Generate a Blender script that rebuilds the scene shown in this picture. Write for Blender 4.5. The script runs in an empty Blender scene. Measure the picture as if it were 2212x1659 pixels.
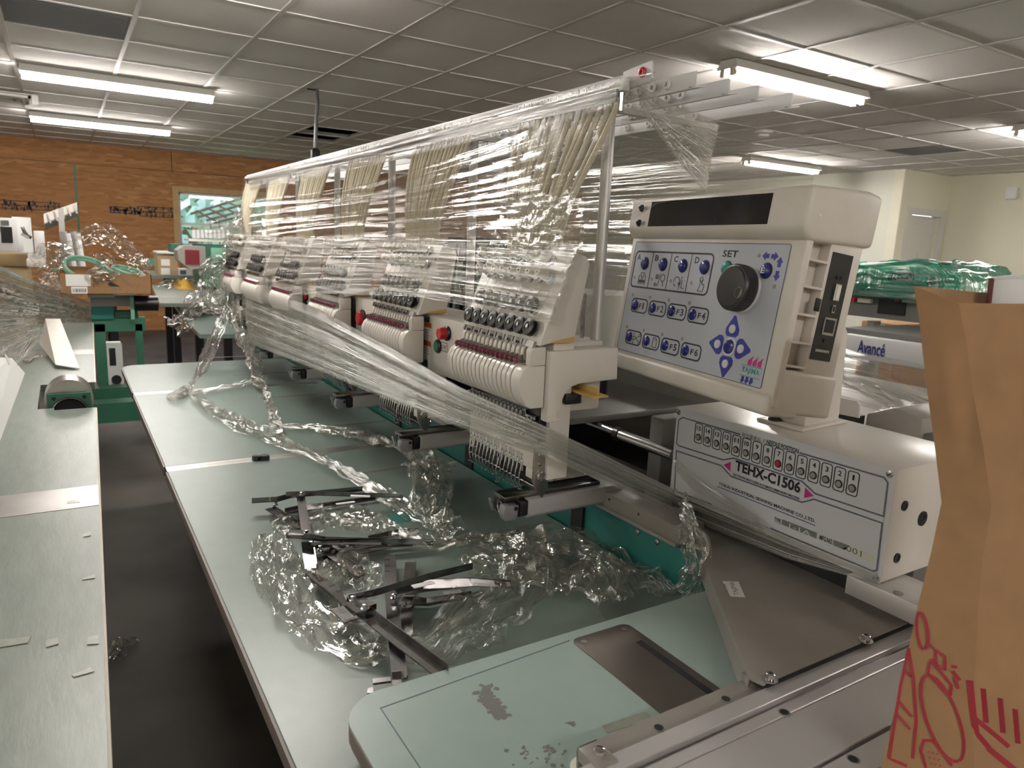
import bpy, bmesh, math, random
from mathutils import Vector, Matrix, noise
rnd = random.Random(7)
SC = bpy.context.scene
COL = SC.collection
V = Vector
# ---------------------------------------------------------------- camera
FPX, CX, CY = 1549.43, 1106.0, 829.5
CAM = V((0, 0, 1.40))
def _cam_axes():
    a, b, c = 2.58187361, -0.192164627, -0.0426207473
    f = V((math.cos(a)*math.cos(b), math.sin(a)*math.cos(b), math.sin(b)))
    r = V((math.sin(a), -math.cos(a), 0)); d = f.cross(r)
    return (r*math.cos(c)+d*math.sin(c)), (d*math.cos(c)-r*math.sin(c)), f
CR, CD, CF = _cam_axes()
cd = bpy.data.cameras.new('camera'); co = bpy.data.objects.new('camera', cd); COL.objects.link(co)
co.matrix_world = Matrix(((CR.x, -CD.x, -CF.x, CAM.x), (CR.y, -CD.y, -CF.y, CAM.y), (CR.z, -CD.z, -CF.z, CAM.z), (0, 0, 0, 1)))
cd.sensor_fit = 'HORIZONTAL'; cd.sensor_width = 36; cd.lens = 36*FPX/2212
cd.clip_start = 0.05; cd.clip_end = 200
cd.dof.use_dof = True; cd.dof.focus_distance = 1.35; cd.dof.aperture_fstop = 9.0
SC.camera = co
# ---------------------------------------------------------------- world, view
SC.view_settings.view_transform = 'Standard'; SC.view_settings.look = 'None'
SC.view_settings.gamma = 1; SC.view_settings.use_curve_mapping = False
SC.view_settings.exposure = 0.22
try:
    SC.cycles.transparent_max_bounces = 32; SC.cycles.max_bounces = 10; SC.cycles.sample_clamp_indirect = 6
except Exception: pass
w = bpy.data.worlds.new('sky'); SC.world = w; w.use_nodes = True
nt = w.node_tree; bgn = nt.nodes['Background']
sk = nt.nodes.new('ShaderNodeTexSky'); sk.sky_type = 'HOSEK_WILKIE'; sk.turbidity = 3.5; sk.sun_direction = (0.3, 0.5, 0.8)
nt.links.new(sk.outputs[0], bgn.inputs[0]); bgn.inputs[1].default_value = 20.0
sl_ = bpy.data.lights.new('sun', 'SUN'); sl_.energy = 9; sl_.angle = .01; so_ = bpy.data.objects.new('sun', sl_); COL.objects.link(so_); so_.rotation_euler = (math.radians(-32), math.radians(18), 0)
LAMP_W = 112.0          # emission of the fluorescent tubes
# ---------------------------------------------------------------- pixel rays (photo frame 2212 x 1659)
def ray(px, py): return (CR*((px-CX)/FPX) + CD*((py-CY)/FPX) + CF)
def Zp(px, py, z): d = ray(px, py); return CAM + d*((z-CAM.z)/d.z)
def Xp(px, py, x): d = ray(px, py); return CAM + d*((x-CAM.x)/d.x)
def Yp(px, py, y): d = ray(px, py); return CAM + d*((y-CAM.y)/d.y)
def Dp(px, py, t): return CAM + ray(px, py)*t
# ---------------------------------------------------------------- materials
MATS = {}
def mat(name, col, rough=0.5, metal=0.0, var=0.0, vscale=20.0, bump=0.0, bscale=80.0, spec=0.5, stretch=None, col2=None, coat=0.0):
    if name in MATS: return MATS[name]
    m = bpy.data.materials.new(name); m.use_nodes = True; t = m.node_tree; b = t.nodes['Principled BSDF']
    b.inputs['Base Color'].default_value = (*col, 1); b.inputs['Roughness'].default_value = rough
    b.inputs['Metallic'].default_value = metal; b.inputs['Specular IOR Level'].default_value = spec
    b.inputs['Coat Weight'].default_value = coat
    tc = None
    def coord():
        nonlocal tc
        if tc is None:
            tc = t.nodes.new('ShaderNodeTexCoord')
            if stretch:
                mp = t.nodes.new('ShaderNodeMapping'); mp.inputs['Scale'].default_value = stretch
                t.links.new(tc.outputs['Object'], mp.inputs[0]); tc = mp
        return tc.outputs[0] if stretch else tc.outputs['Object']
    if var > 0 or col2:
        n = t.nodes.new('ShaderNodeTexNoise'); n.inputs['Scale'].default_value = vscale; n.inputs['Detail'].default_value = 6
        t.links.new(coord(), n.inputs['Vector'])
        r = t.nodes.new('ShaderNodeValToRGB'); e = r.color_ramp.elements
        c2 = col2 or tuple(max(0, c*(1-var)) for c in col)
        e[0].position = .3; e[0].color = (*c2, 1); e[1].position = .7; e[1].color = (*col, 1)
        t.links.new(n.outputs['Fac'], r.inputs[0]); t.links.new(r.outputs[0], b.inputs['Base Color'])
    if bump > 0:
        n = t.nodes.new('ShaderNodeTexNoise'); n.inputs['Scale'].default_value = bscale; n.inputs['Detail'].default_value = 3
        t.links.new(coord(), n.inputs['Vector'])
        bp = t.nodes.new('ShaderNodeBump'); bp.inputs['Strength'].default_value = bump; bp.inputs['Distance'].default_value = .002
        t.links.new(n.outputs['Fac'], bp.inputs['Height']); t.links.new(bp.outputs[0], b.inputs['Normal'])
    MATS[name] = m; return m
def emit(name, col, s):
    m = bpy.data.materials.new(name); m.use_nodes = True; t = m.node_tree; t.nodes.clear()
    o = t.nodes.new('ShaderNodeOutputMaterial'); e = t.nodes.new('ShaderNodeEmission')
    e.inputs[0].default_value = (*col, 1); e.inputs[1].default_value = s; t.links.new(e.outputs[0], o.inputs[0]); MATS[name] = m; return m
def film_mat(name, tint=(.93, .92, .90), gloss=.16, rough=.16, su=1.5, sv=46.0, haze=.06, lo=.42, hi=.72, body=(.8, .8, .8), bumps=1.0, bdist=.0045, det=4.0):
    """stretch film: clear, with drawn-out folds along U that catch the light"""
    m = bpy.data.materials.new(name); m.use_nodes = True; t = m.node_tree; t.nodes.clear(); N = t.nodes.new; L = t.links.new
    o = N('ShaderNodeOutputMaterial'); tc = N('ShaderNodeTexCoord'); mp = N('ShaderNodeMapping'); mp.inputs['Scale'].default_value = (su, sv, 1)
    L(tc.outputs['UV'], mp.inputs[0])
    n1 = N('ShaderNodeTexNoise'); n1.inputs['Scale'].default_value = 1; n1.inputs['Detail'].default_value = det; n1.inputs['Roughness'].default_value = .6; n1.inputs['Distortion'].default_value = .08
    L(mp.outputs[0], n1.inputs['Vector'])
    bp = N('ShaderNodeBump'); bp.inputs['Strength'].default_value = bumps; bp.inputs['Distance'].default_value = bdist
    L(n1.outputs['Fac'], bp.inputs['Height'])
    rp = N('ShaderNodeMapRange'); rp.inputs['From Min'].default_value = lo; rp.inputs['From Max'].default_value = hi
    rp.inputs['To Min'].default_value = gloss*.3; rp.inputs['To Max'].default_value = gloss*4.5
    L(n1.outputs['Fac'], rp.inputs['Value'])
    lw = N('ShaderNodeLayerWeight'); lw.inputs['Blend'].default_value = .25
    ad = N('ShaderNodeMath'); ad.operation = 'MULTIPLY_ADD'; ad.inputs[1].default_value = .5; ad.use_clamp = True
    L(lw.outputs['Facing'], ad.inputs[0]); L(rp.outputs[0], ad.inputs[2])
    tr = N('ShaderNodeBsdfTransparent'); tr.inputs[0].default_value = (*tint, 1)
    gl = N('ShaderNodeBsdfGlossy'); gl.inputs['Color'].default_value = (1, 1, 1, 1); gl.inputs['Roughness'].default_value = rough; L(bp.outputs[0], gl.inputs['Normal'])
    df = N('ShaderNodeBsdfDiffuse'); df.inputs[0].default_value = (*body, 1)
    m1 = N('ShaderNodeMixShader'); m1.inputs[0].default_value = haze; L(tr.outputs[0], m1.inputs[1]); L(df.outputs[0], m1.inputs[2])
    m2 = N('ShaderNodeMixShader'); L(ad.outputs[0], m2.inputs[0]); L(m1.outputs[0], m2.inputs[1]); L(gl.outputs[0], m2.inputs[2])
    L(m2.outputs[0], o.inputs[0]); MATS[name] = m; return m

mat('ivory', (.70, .655, .60), .38, var=.06, vscale=30, bump=.05, bscale=600)
mat('ivory_smooth', (.70, .66, .61), .28, var=.04, vscale=12)
mat('keypad', (.50, .53, .60), .5, bump=.03, bscale=900)
mat('facegrey', (.62, .635, .67), .45)
mat('blackplastic', (.010, .010, .012), .32)
mat('blackmatte', (.01, .01, .011), .7)
mat('screen', (.008, .008, .012), .12)
mat('knobgrey', (.035, .035, .037), .38)
mat('bluebutton', (.012, .016, .20), .22, coat=.3)
mat('blueprint', (.03, .04, .33), .5)
mat('tealbutton', (.03, .30, .27), .25)
mat('inkblack', (.012, .012, .016), .6)
mat('inkgrey', (.10, .12, .16), .6)
mat('inkblue', (.02, .03, .2), .6)
mat('inkred', (.33, .022, .04), .7)
mat('magenta', (.52, .02, .20), .5)
mat('tealink', (.02, .32, .30), .5)
mat('whitepad', (.72, .72, .74), .5, var=.15, vscale=120)
mat('labelwhite', (.78, .78, .76), .6)
mat('labelorange', (.60, .16, .04), .6)
mat('engravedgrey', (.20, .215, .225), .4, metal=.4)
mat('tagcream', (.62, .64, .50), .6)
mat('red', (.5, .012, .02), .3)
mat('green', (.01, .16, .06), .35)
mat('ledoff', (.30, .27, .25), .3)
mat('chrome', (.62, .62, .63), .13, metal=1)
mat('steel', (.46, .44, .42), .34, metal=1, var=.25, vscale=9)
mat('steel_brushed', (.23, .205, .185), .40, metal=1, bump=.25, bscale=40, stretch=(3, 60, 60))
mat('darksteel', (.30, .29, .29), .20, metal=1, var=.35, vscale=14)
mat('armsteel', (.36, .35, .35), .15, metal=1, var=.4, vscale=18)
mat('aluminium', (.60, .585, .585), .42, metal=.55, bump=.05, bscale=300)
mat('greypaint', (.275, .255, .235), .42, var=.08, vscale=30)
mat('darkgreypaint', (.17, .165, .16), .45, var=.1, vscale=20)
mat('hookgrey', (.20, .20, .21), .4)
mat('armgrey', (.40, .39, .38), .42)
mat('teal', (.004, .135, .115), .42, var=.12, vscale=6)
mat('machinegreen', (.03, .14, .085), .5, var=.15, vscale=8)
mat('palegreen', (.17, .40, .29), .45)
mat('laminate_side', (.315, .400, .370), .36, col2=(.29, .38, .35), vscale=26, bump=.03, bscale=220)
mat('laminate', (.145, .190, .169), .33, col2=(.132, .176, .156), vscale=26, bump=.03, bscale=220)
mat('laminate_old', (.205, .235, .208), .34, col2=(.165, .195, .170), vscale=7, bump=.10, bscale=24, stretch=(2, 9, 9))
mat('edgebrown', (.16, .135, .115), .5)
mat('edgecream', (.55, .50, .42), .5)
mat('tube', (.66, .60, .46), .38, var=.12, vscale=60)
mat('amber', (.55, .36, .11), .45)
mat('maroon', (.22, .015, .05), .3)
mat('barwhite', (.66, .65, .66), .4)
mat('kraft', (.36, .208, .105), .85, var=.14, vscale=30, bump=.35, bscale=22)
mat('cardboard', (.30, .165, .075), .85, var=.12, vscale=30, bump=.05, bscale=200)
mat('cardboard_pale', (.42, .29, .16), .85, var=.1, vscale=20)
mat('foam', (.80, .80, .82), .6)
mat('brownink', (.10, .02, .01), .7)
mat('ceilgrid', (.60, .575, .55), .5)
mat('tile', (.84, .805, .765), .95, bump=.6, bscale=160, col2=(.69, .66, .63), vscale=240)
mat('ventgrey', (.19, .19, .20), .7, bump=.2, bscale=300)
mat('wallpaint', (.76, .73, .59), .85, var=.05, vscale=3)
mat('wallpaint_b', (.70, .70, .61), .85, var=.05, vscale=3)
mat('doorwhite', (.66, .64, .60), .5)
mat('floor', (.10, .088, .078), .75, col2=(.045, .040, .037), vscale=2.2, bump=.2, bscale=30)
mat('framewood', (.50, .33, .16), .7, var=.15, vscale=12)
mat('vinylwhite', (.75, .75, .74), .5)
mat('clothtan', (.40, .29, .15), .85, var=.08, vscale=6)
mat('yellowcloth', (.62, .36, .05), .9, var=.2, vscale=40)
mat('redgrille', (.22, .012, .025), .5)
mat('wirebrown', (.10, .03, .02), .5)
mat('tape', (.33, .345, .29), .3, var=.3, vscale=60)
mat('residue', (.15, .155, .14), .7)
mat('leaf', (.50, .60, .50), .7, var=.3, vscale=4)
mat('bark', (.16, .10, .06), .9)
mat('grass', (.22, .36, .14), .9, var=.3, vscale=3)
film_mat('film', rough=.06, gloss=.10, haze=.015, lo=.48, hi=.70, su=.5, sv=40)
film_mat('film_tubes', gloss=.062, sv=22, su=.6, haze=.01, rough=.05, lo=.5, hi=.7)
film_mat('film_fan', gloss=.10, sv=56, su=.45, haze=.02, rough=.06, lo=.48, hi=.68)
film_mat('film_loose', gloss=.11, rough=.06, su=9, sv=11, haze=.012, lo=.42, hi=.7, bumps=.6, bdist=.006)
film_mat('film_knot', gloss=.20, rough=.07, su=7, sv=12, haze=.05, lo=.40, hi=.66, bumps=.8, bdist=.008)
film_mat('film_dense', tint=(.88, .87, .85), gloss=.22, rough=.09, su=.3, sv=52, haze=.10, body=(.72, .71, .68), lo=.46, hi=.68)
film_mat('film_green', tint=(.10, .62, .47), gloss=.20, rough=.18, su=2, sv=22, haze=.25, body=(.01, .30, .22), bdist=.012)
def glass_mat():
    m = bpy.data.materials.new('glass'); m.use_nodes = True; t = m.node_tree; t.nodes.clear()
    o = t.nodes.new('ShaderNodeOutputMaterial'); tr = t.nodes.new('ShaderNodeBsdfTransparent'); g = t.nodes.new('ShaderNodeBsdfGlossy'); g.inputs['Roughness'].default_value = .02
    mx = t.nodes.new('ShaderNodeMixShader'); mx.inputs[0].default_value = .07
    t.links.new(tr.outputs[0], mx.inputs[1]); t.links.new(g.outputs[0], mx.inputs[2]); t.links.new(mx.outputs[0], o.inputs[0]); MATS['glass'] = m
glass_mat()
emit('tubelight', (1, .945, .885), LAMP_W)
emit('tubelight_b', (1, .945, .885), LAMP_W*.55)
# OSB: strand chips from stretched voronoi cells
def osb_mat():
    m = bpy.data.materials.new('osb'); m.use_nodes = True; t = m.node_tree; b = t.nodes['Principled BSDF']; N = t.nodes.new; L = t.links.new
    tc = N('ShaderNodeTexCoord'); b.inputs['Roughness'].default_value = .8; last = None
    for k, (ry, sc) in enumerate(((.35, (1, 5, 30)), (-.6, (1, 7, 26)), (1.2, (1, 6, 34)))):
        mp = N('ShaderNodeMapping'); mp.inputs['Rotation'].default_value = (ry, 0, 0); mp.inputs['Scale'].default_value = sc; mp.inputs['Location'].default_value = (k*3.7, k*5.1, k)
        L(tc.outputs['Object'], mp.inputs[0]); vo = N('ShaderNodeTexVoronoi'); vo.inputs['Scale'].default_value = 1.0; L(mp.outputs[0], vo.inputs['Vector'])
        se = N('ShaderNodeSeparateColor'); L(vo.outputs['Color'], se.inputs[0])
        if last is None: last = se.outputs[0]
        else:
            gt = N('ShaderNodeMath'); gt.operation = 'GREATER_THAN'; gt.inputs[1].default_value = .55; L(se.outputs[1], gt.inputs[0])
            mx = N('ShaderNodeMix'); L(gt.outputs[0], mx.inputs[0]); L(last, mx.inputs[2]); L(se.outputs[0], mx.inputs[3]); last = mx.outputs[0]
    r = N('ShaderNodeValToRGB'); e = r.color_ramp.elements; e[0].color = (.29, .130, .045, 1); e[1].color = (.46, .245, .105, 1)
    x = e.new(.5); x.color = (.35, .165, .06, 1); x = e.new(.9); x.color = (.38, .185, .07, 1)
    L(last, r.inputs[0]); L(r.outputs[0], b.inputs['Base Color'])
    bp = N('ShaderNodeBump'); bp.inputs['Strength'].default_value = .2; bp.inputs['Distance'].default_value = .002; L(last, bp.inputs['Height']); L(bp.outputs[0], b.inputs['Normal'])
    MATS['osb'] = m
osb_mat()
# ---------------------------------------------------------------- mesh builders
WM = {}
def tag(o, label=None, cat=None, group=None, kind=None):
    if label: o['label'] = label
    if cat: o['category'] = cat
    if group: o['group'] = group
    if kind: o['kind'] = kind
    return o
def empty(name, loc=(0, 0, 0), rot=None, label=None, cat=None, group=None):
    o = bpy.data.objects.new(name, None); COL.objects.link(o); o.empty_display_size = .05
    M = Matrix.Translation(V(loc)) @ (rot.to_4x4() if rot else Matrix.Identity(4))
    o.matrix_basis = M; WM[o.name] = M; return tag(o, label, cat, group)
class MB:
    def __init__(s): s.v = []; s.f = []; s.uv = None
    def add(s, vs, fs):
        n = len(s.v); s.v += [tuple(p) for p in vs]; s.f += [tuple(i+n for i in q) for q in fs]; return s
    def box(s, x0, x1, y0, y1, z0, z1):
        return s.add([(x0,y0,z0),(x1,y0,z0),(x1,y1,z0),(x0,y1,z0),(x0,y0,z1),(x1,y0,z1),(x1,y1,z1),(x0,y1,z1)],
                     [(0,3,2,1),(4,5,6,7),(0,1,5,4),(1,2,6,5),(2,3,7,6),(3,0,4,7)])
    def bar(s, p0, p1, wdt, hgt, up=(0, 0, 1)):
        """box along p0-p1, wdt across, hgt along up (centred)"""
        p0, p1 = V(p0), V(p1); d = (p1-p0).normalized(); a = d.cross(V(up)).normalized(); u = a.cross(d)
        q = []
        for p in (p0, p1):
            for i, j in ((-1,-1),(1,-1),(1,1),(-1,1)): q.append(p+a*(i*wdt/2)+u*(j*hgt/2))
        return s.add(q, [(0,1,2,3),(7,6,5,4),(0,4,5,1),(1,5,6,2),(2,6,7,3),(3,7,4,0)])
    def hexa(s, bot, top):
        """prism between two equal polygons"""
        n = len(bot)
        return s.add(list(bot)+list(top), [tuple(range(n))[::-1], tuple(range(n, 2*n))]+[(i, (i+1) % n, n+(i+1) % n, n+i) for i in range(n)])
    def ext(s, poly, vec):
        vec = V(vec); return s.hexa([V(p) for p in poly], [V(p)+vec for p in poly])
    def cyl(s, p0, p1, r0, r1=None, n=16, caps=True):
        p0, p1 = V(p0), V(p1); r1 = r0 if r1 is None else r1; d = (p1-p0).normalized()
        a = d.orthogonal().normalized(); b = d.cross(a); vs = []
        for p, r in ((p0, r0), (p1, r1)):
            for i in range(n): t = 2*math.pi*i/n; vs.append(p+(a*math.cos(t)+b*math.sin(t))*r)
        fs = [(i, (i+1) % n, n+(i+1) % n, n+i) for i in range(n)]
        if caps: fs += [tuple(range(n))[::-1], tuple(range(n, 2*n))]
        return s.add(vs, fs)
    def tube(s, path, r, n=8, caps=True):
        path = [V(p) for p in path]; k = len(path); vs = []; a = None
        for i, p in enumerate(path):
            d = (path[min(i+1, k-1)]-path[max(i-1, 0)]).normalized()
            a = (d.orthogonal() if a is None else (a-d*a.dot(d))).normalized(); b = d.cross(a)
            rr = r[i] if isinstance(r, (list, tuple)) else r
            for j in range(n): t = 2*math.pi*j/n; vs.append(p+(a*math.cos(t)+b*math.sin(t))*rr)
        fs = [(i*n+j, i*n+(j+1) % n, (i+1)*n+(j+1) % n, (i+1)*n+j) for i in range(k-1) for j in range(n)]
        if caps: fs += [tuple(range(n))[::-1], tuple(range((k-1)*n, k*n))]
        return s.add(vs, fs)
    def lathe(s, prof, c, ax=(0, 0, 1), n=24):
        """prof: (radius, height) pairs along ax from c"""
        c = V(c); d = V(ax).normalized(); a = d.orthogonal().normalized(); b = d.cross(a); vs = []; k = len(prof)
        for r, h in prof:
            for i in range(n): t = 2*math.pi*i/n; vs.append(c+d*h+(a*math.cos(t)+b*math.sin(t))*max(r, 1e-5))
        fs = [(i*n+j, i*n+(j+1) % n, (i+1)*n+(j+1) % n, (i+1)*n+j) for i in range(k-1) for j in range(n)]
        fs += [tuple(range(n))[::-1], tuple(range((k-1)*n, k*n))]
        return s.add(vs, fs)
    def torus(s, c, ax, R, r, n=24, m=8):
        c = V(c); d = V(ax).normalized(); a = d.orthogonal().normalized(); b = d.cross(a); vs = []
        for i in range(n):
            t = 2*math.pi*i/n; e = a*math.cos(t)+b*math.sin(t)
            for j in range(m): q = 2*math.pi*j/m; vs.append(c+e*(R+r*math.cos(q))+d*(r*math.sin(q)))
        return s.add(vs, [(i*m+j, ((i+1) % n)*m+j, ((i+1) % n)*m+(j+1) % m, i*m+(j+1) % m) for i in range(n) for j in range(m)])
    def grid(s, fn, nu, nv):
        n0 = len(s.v); vs = [tuple(fn(i/nu, j/nv)) for i in range(nu+1) for j in range(nv+1)]
        s.v += vs; s.f += [tuple(n0+k for k in (i*(nv+1)+j, (i+1)*(nv+1)+j, (i+1)*(nv+1)+j+1, i*(nv+1)+j+1)) for i in range(nu) for j in range(nv)]
        s.uv = (s.uv or []) + [(i/nu, j/nv) for i in range(nu+1) for j in range(nv+1)]
        return s
    def mesh(s, name, inv=None, bevel=0, seg=2, smooth=True, ang=35, recalc=True):
        me = bpy.data.meshes.new(name); me.from_pydata([tuple(p) for p in s.v], [], s.f)
        if inv is not None: me.transform(inv)
        if recalc or bevel:
            bm = bmesh.new(); bm.from_mesh(me)
            if recalc: bmesh.ops.recalc_face_normals(bm, faces=bm.faces)
            if bevel:
                es = [e for e in bm.edges if len(e.link_faces) == 2 and e.calc_face_angle(0) > .5]
                bmesh.ops.bevel(bm, geom=es, offset=bevel, segments=seg, affect='EDGES', profile=.5, clamp_overlap=True)
            bm.to_mesh(me); bm.free()
        if s.uv and len(s.uv) == len(me.vertices):
            ul = me.uv_layers.new(name='UVMap')
            for lp in me.loops: ul.data[lp.index].uv = s.uv[lp.vertex_index]
        if smooth:
            me.shade_smooth(); me.set_sharp_from_angle(angle=math.radians(ang))
        return me
    def build(s, name, m, parent=None, local=False, **k):
        inv = WM[parent.name].inverted() if (parent and not local) else None
        me = s.mesh(name, inv, **k); me.materials.append(MATS[m] if isinstance(m, str) else m)
        return place(name, me, parent)
def place(name, me, parent=None, M=None):
    o = bpy.data.objects.new(name, me); COL.objects.link(o)
    if parent: o.parent = parent
    if M is not None: o.matrix_basis = M
    WM[o.name] = (WM[parent.name] if parent else Matrix.Identity(4)) @ (M if M is not None else Matrix.Identity(4))
    return o
def T(x, y, z): return Matrix.Translation(V((x, y, z)))
def kids(o): return [c for c in bpy.data.objects if c.parent == o]
def copy_tree(o, M, parent=None, rec=None):
    c = o.copy(); COL.objects.link(c); c.parent = parent; c.matrix_basis = M
    WM[c.name] = (WM[parent.name] if parent else Matrix.Identity(4)) @ M
    for ch in list(o.children): copy_tree(ch, ch.matrix_basis.copy(), c)
    return c
def frame(o, u, v, n):
    return Matrix(((u.x, v.x, n.x, o.x), (u.y, v.y, n.y, o.y), (u.z, v.z, n.z, o.z), (0, 0, 0, 1)))
# text, fitted into a box (x, y = lower-left, w, h) of a plane frame F (columns u, v, n)
def text(body, F, x, y, wd, ht, m, parent, bold=False, name='lettering', lift=.0006, keep=False, shear=0, thick=0):
    cu = bpy.data.curves.new(name, 'FONT'); cu.body = body; cu.resolution_u = 2; cu.shear = shear
    if bold: cu.offset = .022
    if thick: cu.offset = thick
    tmp = bpy.data.objects.new('tmp_text', cu); COL.objects.link(tmp)
    dg = bpy.context.evaluated_depsgraph_get(); dg.update()
    me = bpy.data.meshes.new_from_object(tmp.evaluated_get(dg)); bpy.data.objects.remove(tmp); bpy.data.curves.remove(cu)
    if not me.vertices: return None
    xs = [q.co.x for q in me.vertices]; ys = [q.co.y for q in me.vertices]; x0, y0 = min(xs), min(ys); sx = wd/(max(xs)-x0+1e-9); sy = ht/(max(ys)-y0+1e-9)
    if keep: sx = sy = min(sx, sy)
    inv = WM[parent.name].inverted()
    me.transform(inv @ F @ T(x, y, lift) @ Matrix.Diagonal((sx, sy, 1, 1)) @ T(-x0, -y0, 0))
    me.materials.clear(); me.materials.append(MATS[m]); me.name = name
    return place(name, me, parent)
def rrect(x0, x1, y0, y1, r, n=5):
    p = []
    for cx_, cy_, a0 in ((x1-r, y1-r, 0), (x0+r, y1-r, 90), (x0+r, y0+r, 180), (x1-r, y0+r, 270)):
        for i in range(n+1): t = math.radians(a0+90*i/n); p.append((cx_+r*math.cos(t), cy_+r*math.sin(t)))
    return p
def flat(F, polys, lift=.0005, thick=.0003):
    b = MB()
    for p in polys: b.hexa([F @ V((q[0], q[1], lift)) for q in p], [F @ V((q[0], q[1], lift+thick)) for q in p])
    return b
def stroke(F, pts, wd, lift=.0005, closed=False, thick=.0003):
    """line of width wd through 2-D points"""
    b = MB(); n = len(pts); pr = []
    for i in range(n):
        a = V((*pts[i-1 if (closed or i) else 0], 0)); c = V((*pts[(i+1) % n if (closed or i < n-1) else n-1], 0)); p = V((*pts[i], 0))
        d1 = (p-a).normalized() if (p-a).length > 1e-9 else None; d2 = (c-p).normalized() if (c-p).length > 1e-9 else None
        d1 = d1 or d2; d2 = d2 or d1; d = (d1+d2).normalized() if (d1+d2).length > 1e-6 else d1
        nn = V((-d.y, d.x, 0)); k = wd/2/max(.35, abs(nn.dot(V((-d1.y, d1.x, 0))))); pr.append((p+nn*k, p-nn*k))
    for z in (lift, lift+thick): b.v += [tuple(F @ V((q.x, q.y, z))) for pp in pr for q in pp]
    m = len(pr)*2
    for i in range(n if closed else n-1):
        j = (i+1) % n; a0, a1, b0, b1 = 2*i, 2*i+1, 2*j, 2*j+1
        b.f += [(a0+m, a1+m, b1+m, b0+m), (a0, b0, b1, a1), (a0, a0+m, b0+m, b0), (a1, b1, b1+m, a1+m)]
    return b
def merge(*bs):
    o = MB()
    for b in bs: o.add(b.v, b.f)
    return o
# ================================================================ ROOM
RX0, RX1, RY0, RY1, RZ = -11.2, 3.6, -4.2, 9.42, 2.45
def struct(o): o['kind'] = 'structure'; return o
fl = struct(MB().box(RX0-.1, RX1+.1, RY0-.1, RY1+.1, -.12, 0).build('floor', 'floor'))
ceil = struct(MB().box(RX0-.1, RX1+.1, RY0-.1, RY1+.1, RZ+.30, RZ+.42).build('ceiling', 'blackmatte'))
GP = .585
gx = [-6.12+GP*k for k in range(-9, 18) if RX0-.5 < -6.12+GP*k < RX1+.5]
gy = [-.195+GP*k for k in range(-8, 18) if RY0-.5 < -.195+GP*k < RY1+.5]
def proj(p):
    d = V(p)-CAM; z = d.dot(CF); return (d.dot(CR)/z*FPX+CX, d.dot(CD)/z*FPX+CY, z)
hole = {(-8.46, 2.145), (-7.875, 2.145)}
dark = {(-4.95, -.195), (-4.365, 6.825)}
t_me = MB().box(.012, GP-.012, .012, GP-.012, RZ+.004, RZ+.020).mesh('ceiling_tile', smooth=False); t_me.materials.append(MATS['tile'])
cells = []
for a in gx:
    for b in gy:
        if a+GP < RX0 or a > RX1 or b+GP < RY0 or b > RY1: continue
        if a > -5.3 and b > 8.2 and a < -5.0: pass
        if any(abs(a-h[0]) < .05 and abs(b-h[1]) < .05 for h in hole): continue
        q = proj((a+GP/2, b+GP/2, RZ)); vis = q[2] > .3 and -120 < q[0] < 2330 and -200 < q[1] < 420
        cells.append((0 if vis else 1, q[2] if vis else 99, a, b))
cells.sort(); rest = MB()
for i, (nv, _, a, b) in enumerate(cells):
    dk = [d for d in dark if abs(a-d[0]) < .05 and abs(b-d[1]) < .05]
    if dk:
        g = MB().box(a+.012, a+GP-.012, b+.012, b+GP-.012, RZ+.004, RZ+.012).build('return_grille', 'ventgrey', ceil)
        sl = MB()
        for k in range(22): sl.box(a+.03+k*.024, a+.036+k*.024, b+.03, b+GP-.03, RZ-.001, RZ+.005)
        sl.build('grille_slats', 'ventgrey', g)
    elif nv == 0 and i < 300: place('ceiling_tile', t_me, ceil, T(a, b, 0))
    else: rest.box(a+.012, a+GP-.012, b+.012, b+GP-.012, RZ+.004, RZ+.02)
tag(rest.build('ceiling_tile', 'tile', ceil, smooth=False), kind='stuff')
for a in gx:
    if RX0 < a < RX1: MB().box(a-.012, a+.012, RY0, RY1, RZ-.001, RZ+.004).box(a-.003, a+.003, RY0, RY1, RZ+.004, RZ+.04).build('grid_bar', 'ceilgrid', ceil, smooth=False)
for b in gy:
    if RY0 < b < RY1: MB().box(RX0, RX1, b-.012, b+.012, RZ-.002, RZ+.003).box(RX0, RX1, b-.003, b+.003, RZ+.004, RZ+.04).build('grid_bar', 'ceilgrid', ceil, smooth=False)
# ---- OSB wall at the far end, sheets round a window
WY0, WY1, WZ0, WZ1 = 1.42, 2.66, 1.19, 1.92
wf = struct(MB().box(RX0-.12, RX0-.10, RY0, RY1, 0, RZ).build('wall_far', 'blackmatte')) if False else None
wf = struct(MB().box(RX0-.10, RX0-.02, RY0, WY0, 0, RZ+.3).box(RX0-.10, RX0-.02, WY1, RY1, 0, RZ+.3).box(RX0-.10, RX0-.02, WY0, WY1, 0, WZ0).box(RX0-.10, RX0-.02, WY0, WY1, WZ1, RZ+.3).build('wall_far', 'blackmatte', smooth=False))
def sheet(y0, y1, z0, z1):
    y0 = max(y0, RY0); y1 = min(y1, RY1)
    if y1-y0 < .05: return
    if y0 < WY1 and y1 > WY0 and z0 < WZ1 and z1 > WZ0:
        b = MB()
        for a, c, d, e in ((y0, min(y1, WY0), z0, z1), (max(y0, WY1), y1, z0, z1), (max(y0, WY0), min(y1, WY1), z0, WZ0), (max(y0, WY0), min(y1, WY1), WZ1, z1)):
            if c-a > .01 and e-d > .01: b.box(RX0-.02, RX0, a, c, d, e)
    else: b = MB().box(RX0-.02, RX0, y0, y1, z0, z1)
    b.build('osb_sheet', 'osb', wf, smooth=False)
for k in range(-2, 5):
    y = .196+2.44*k
    sheet(y+.003, y+2.434, .97, 2.187); sheet(y-1.22+.003, y+1.214, -.0, .964); sheet(y+1.16+.003, y+3.594, 2.193, RZ+.02)
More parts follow.
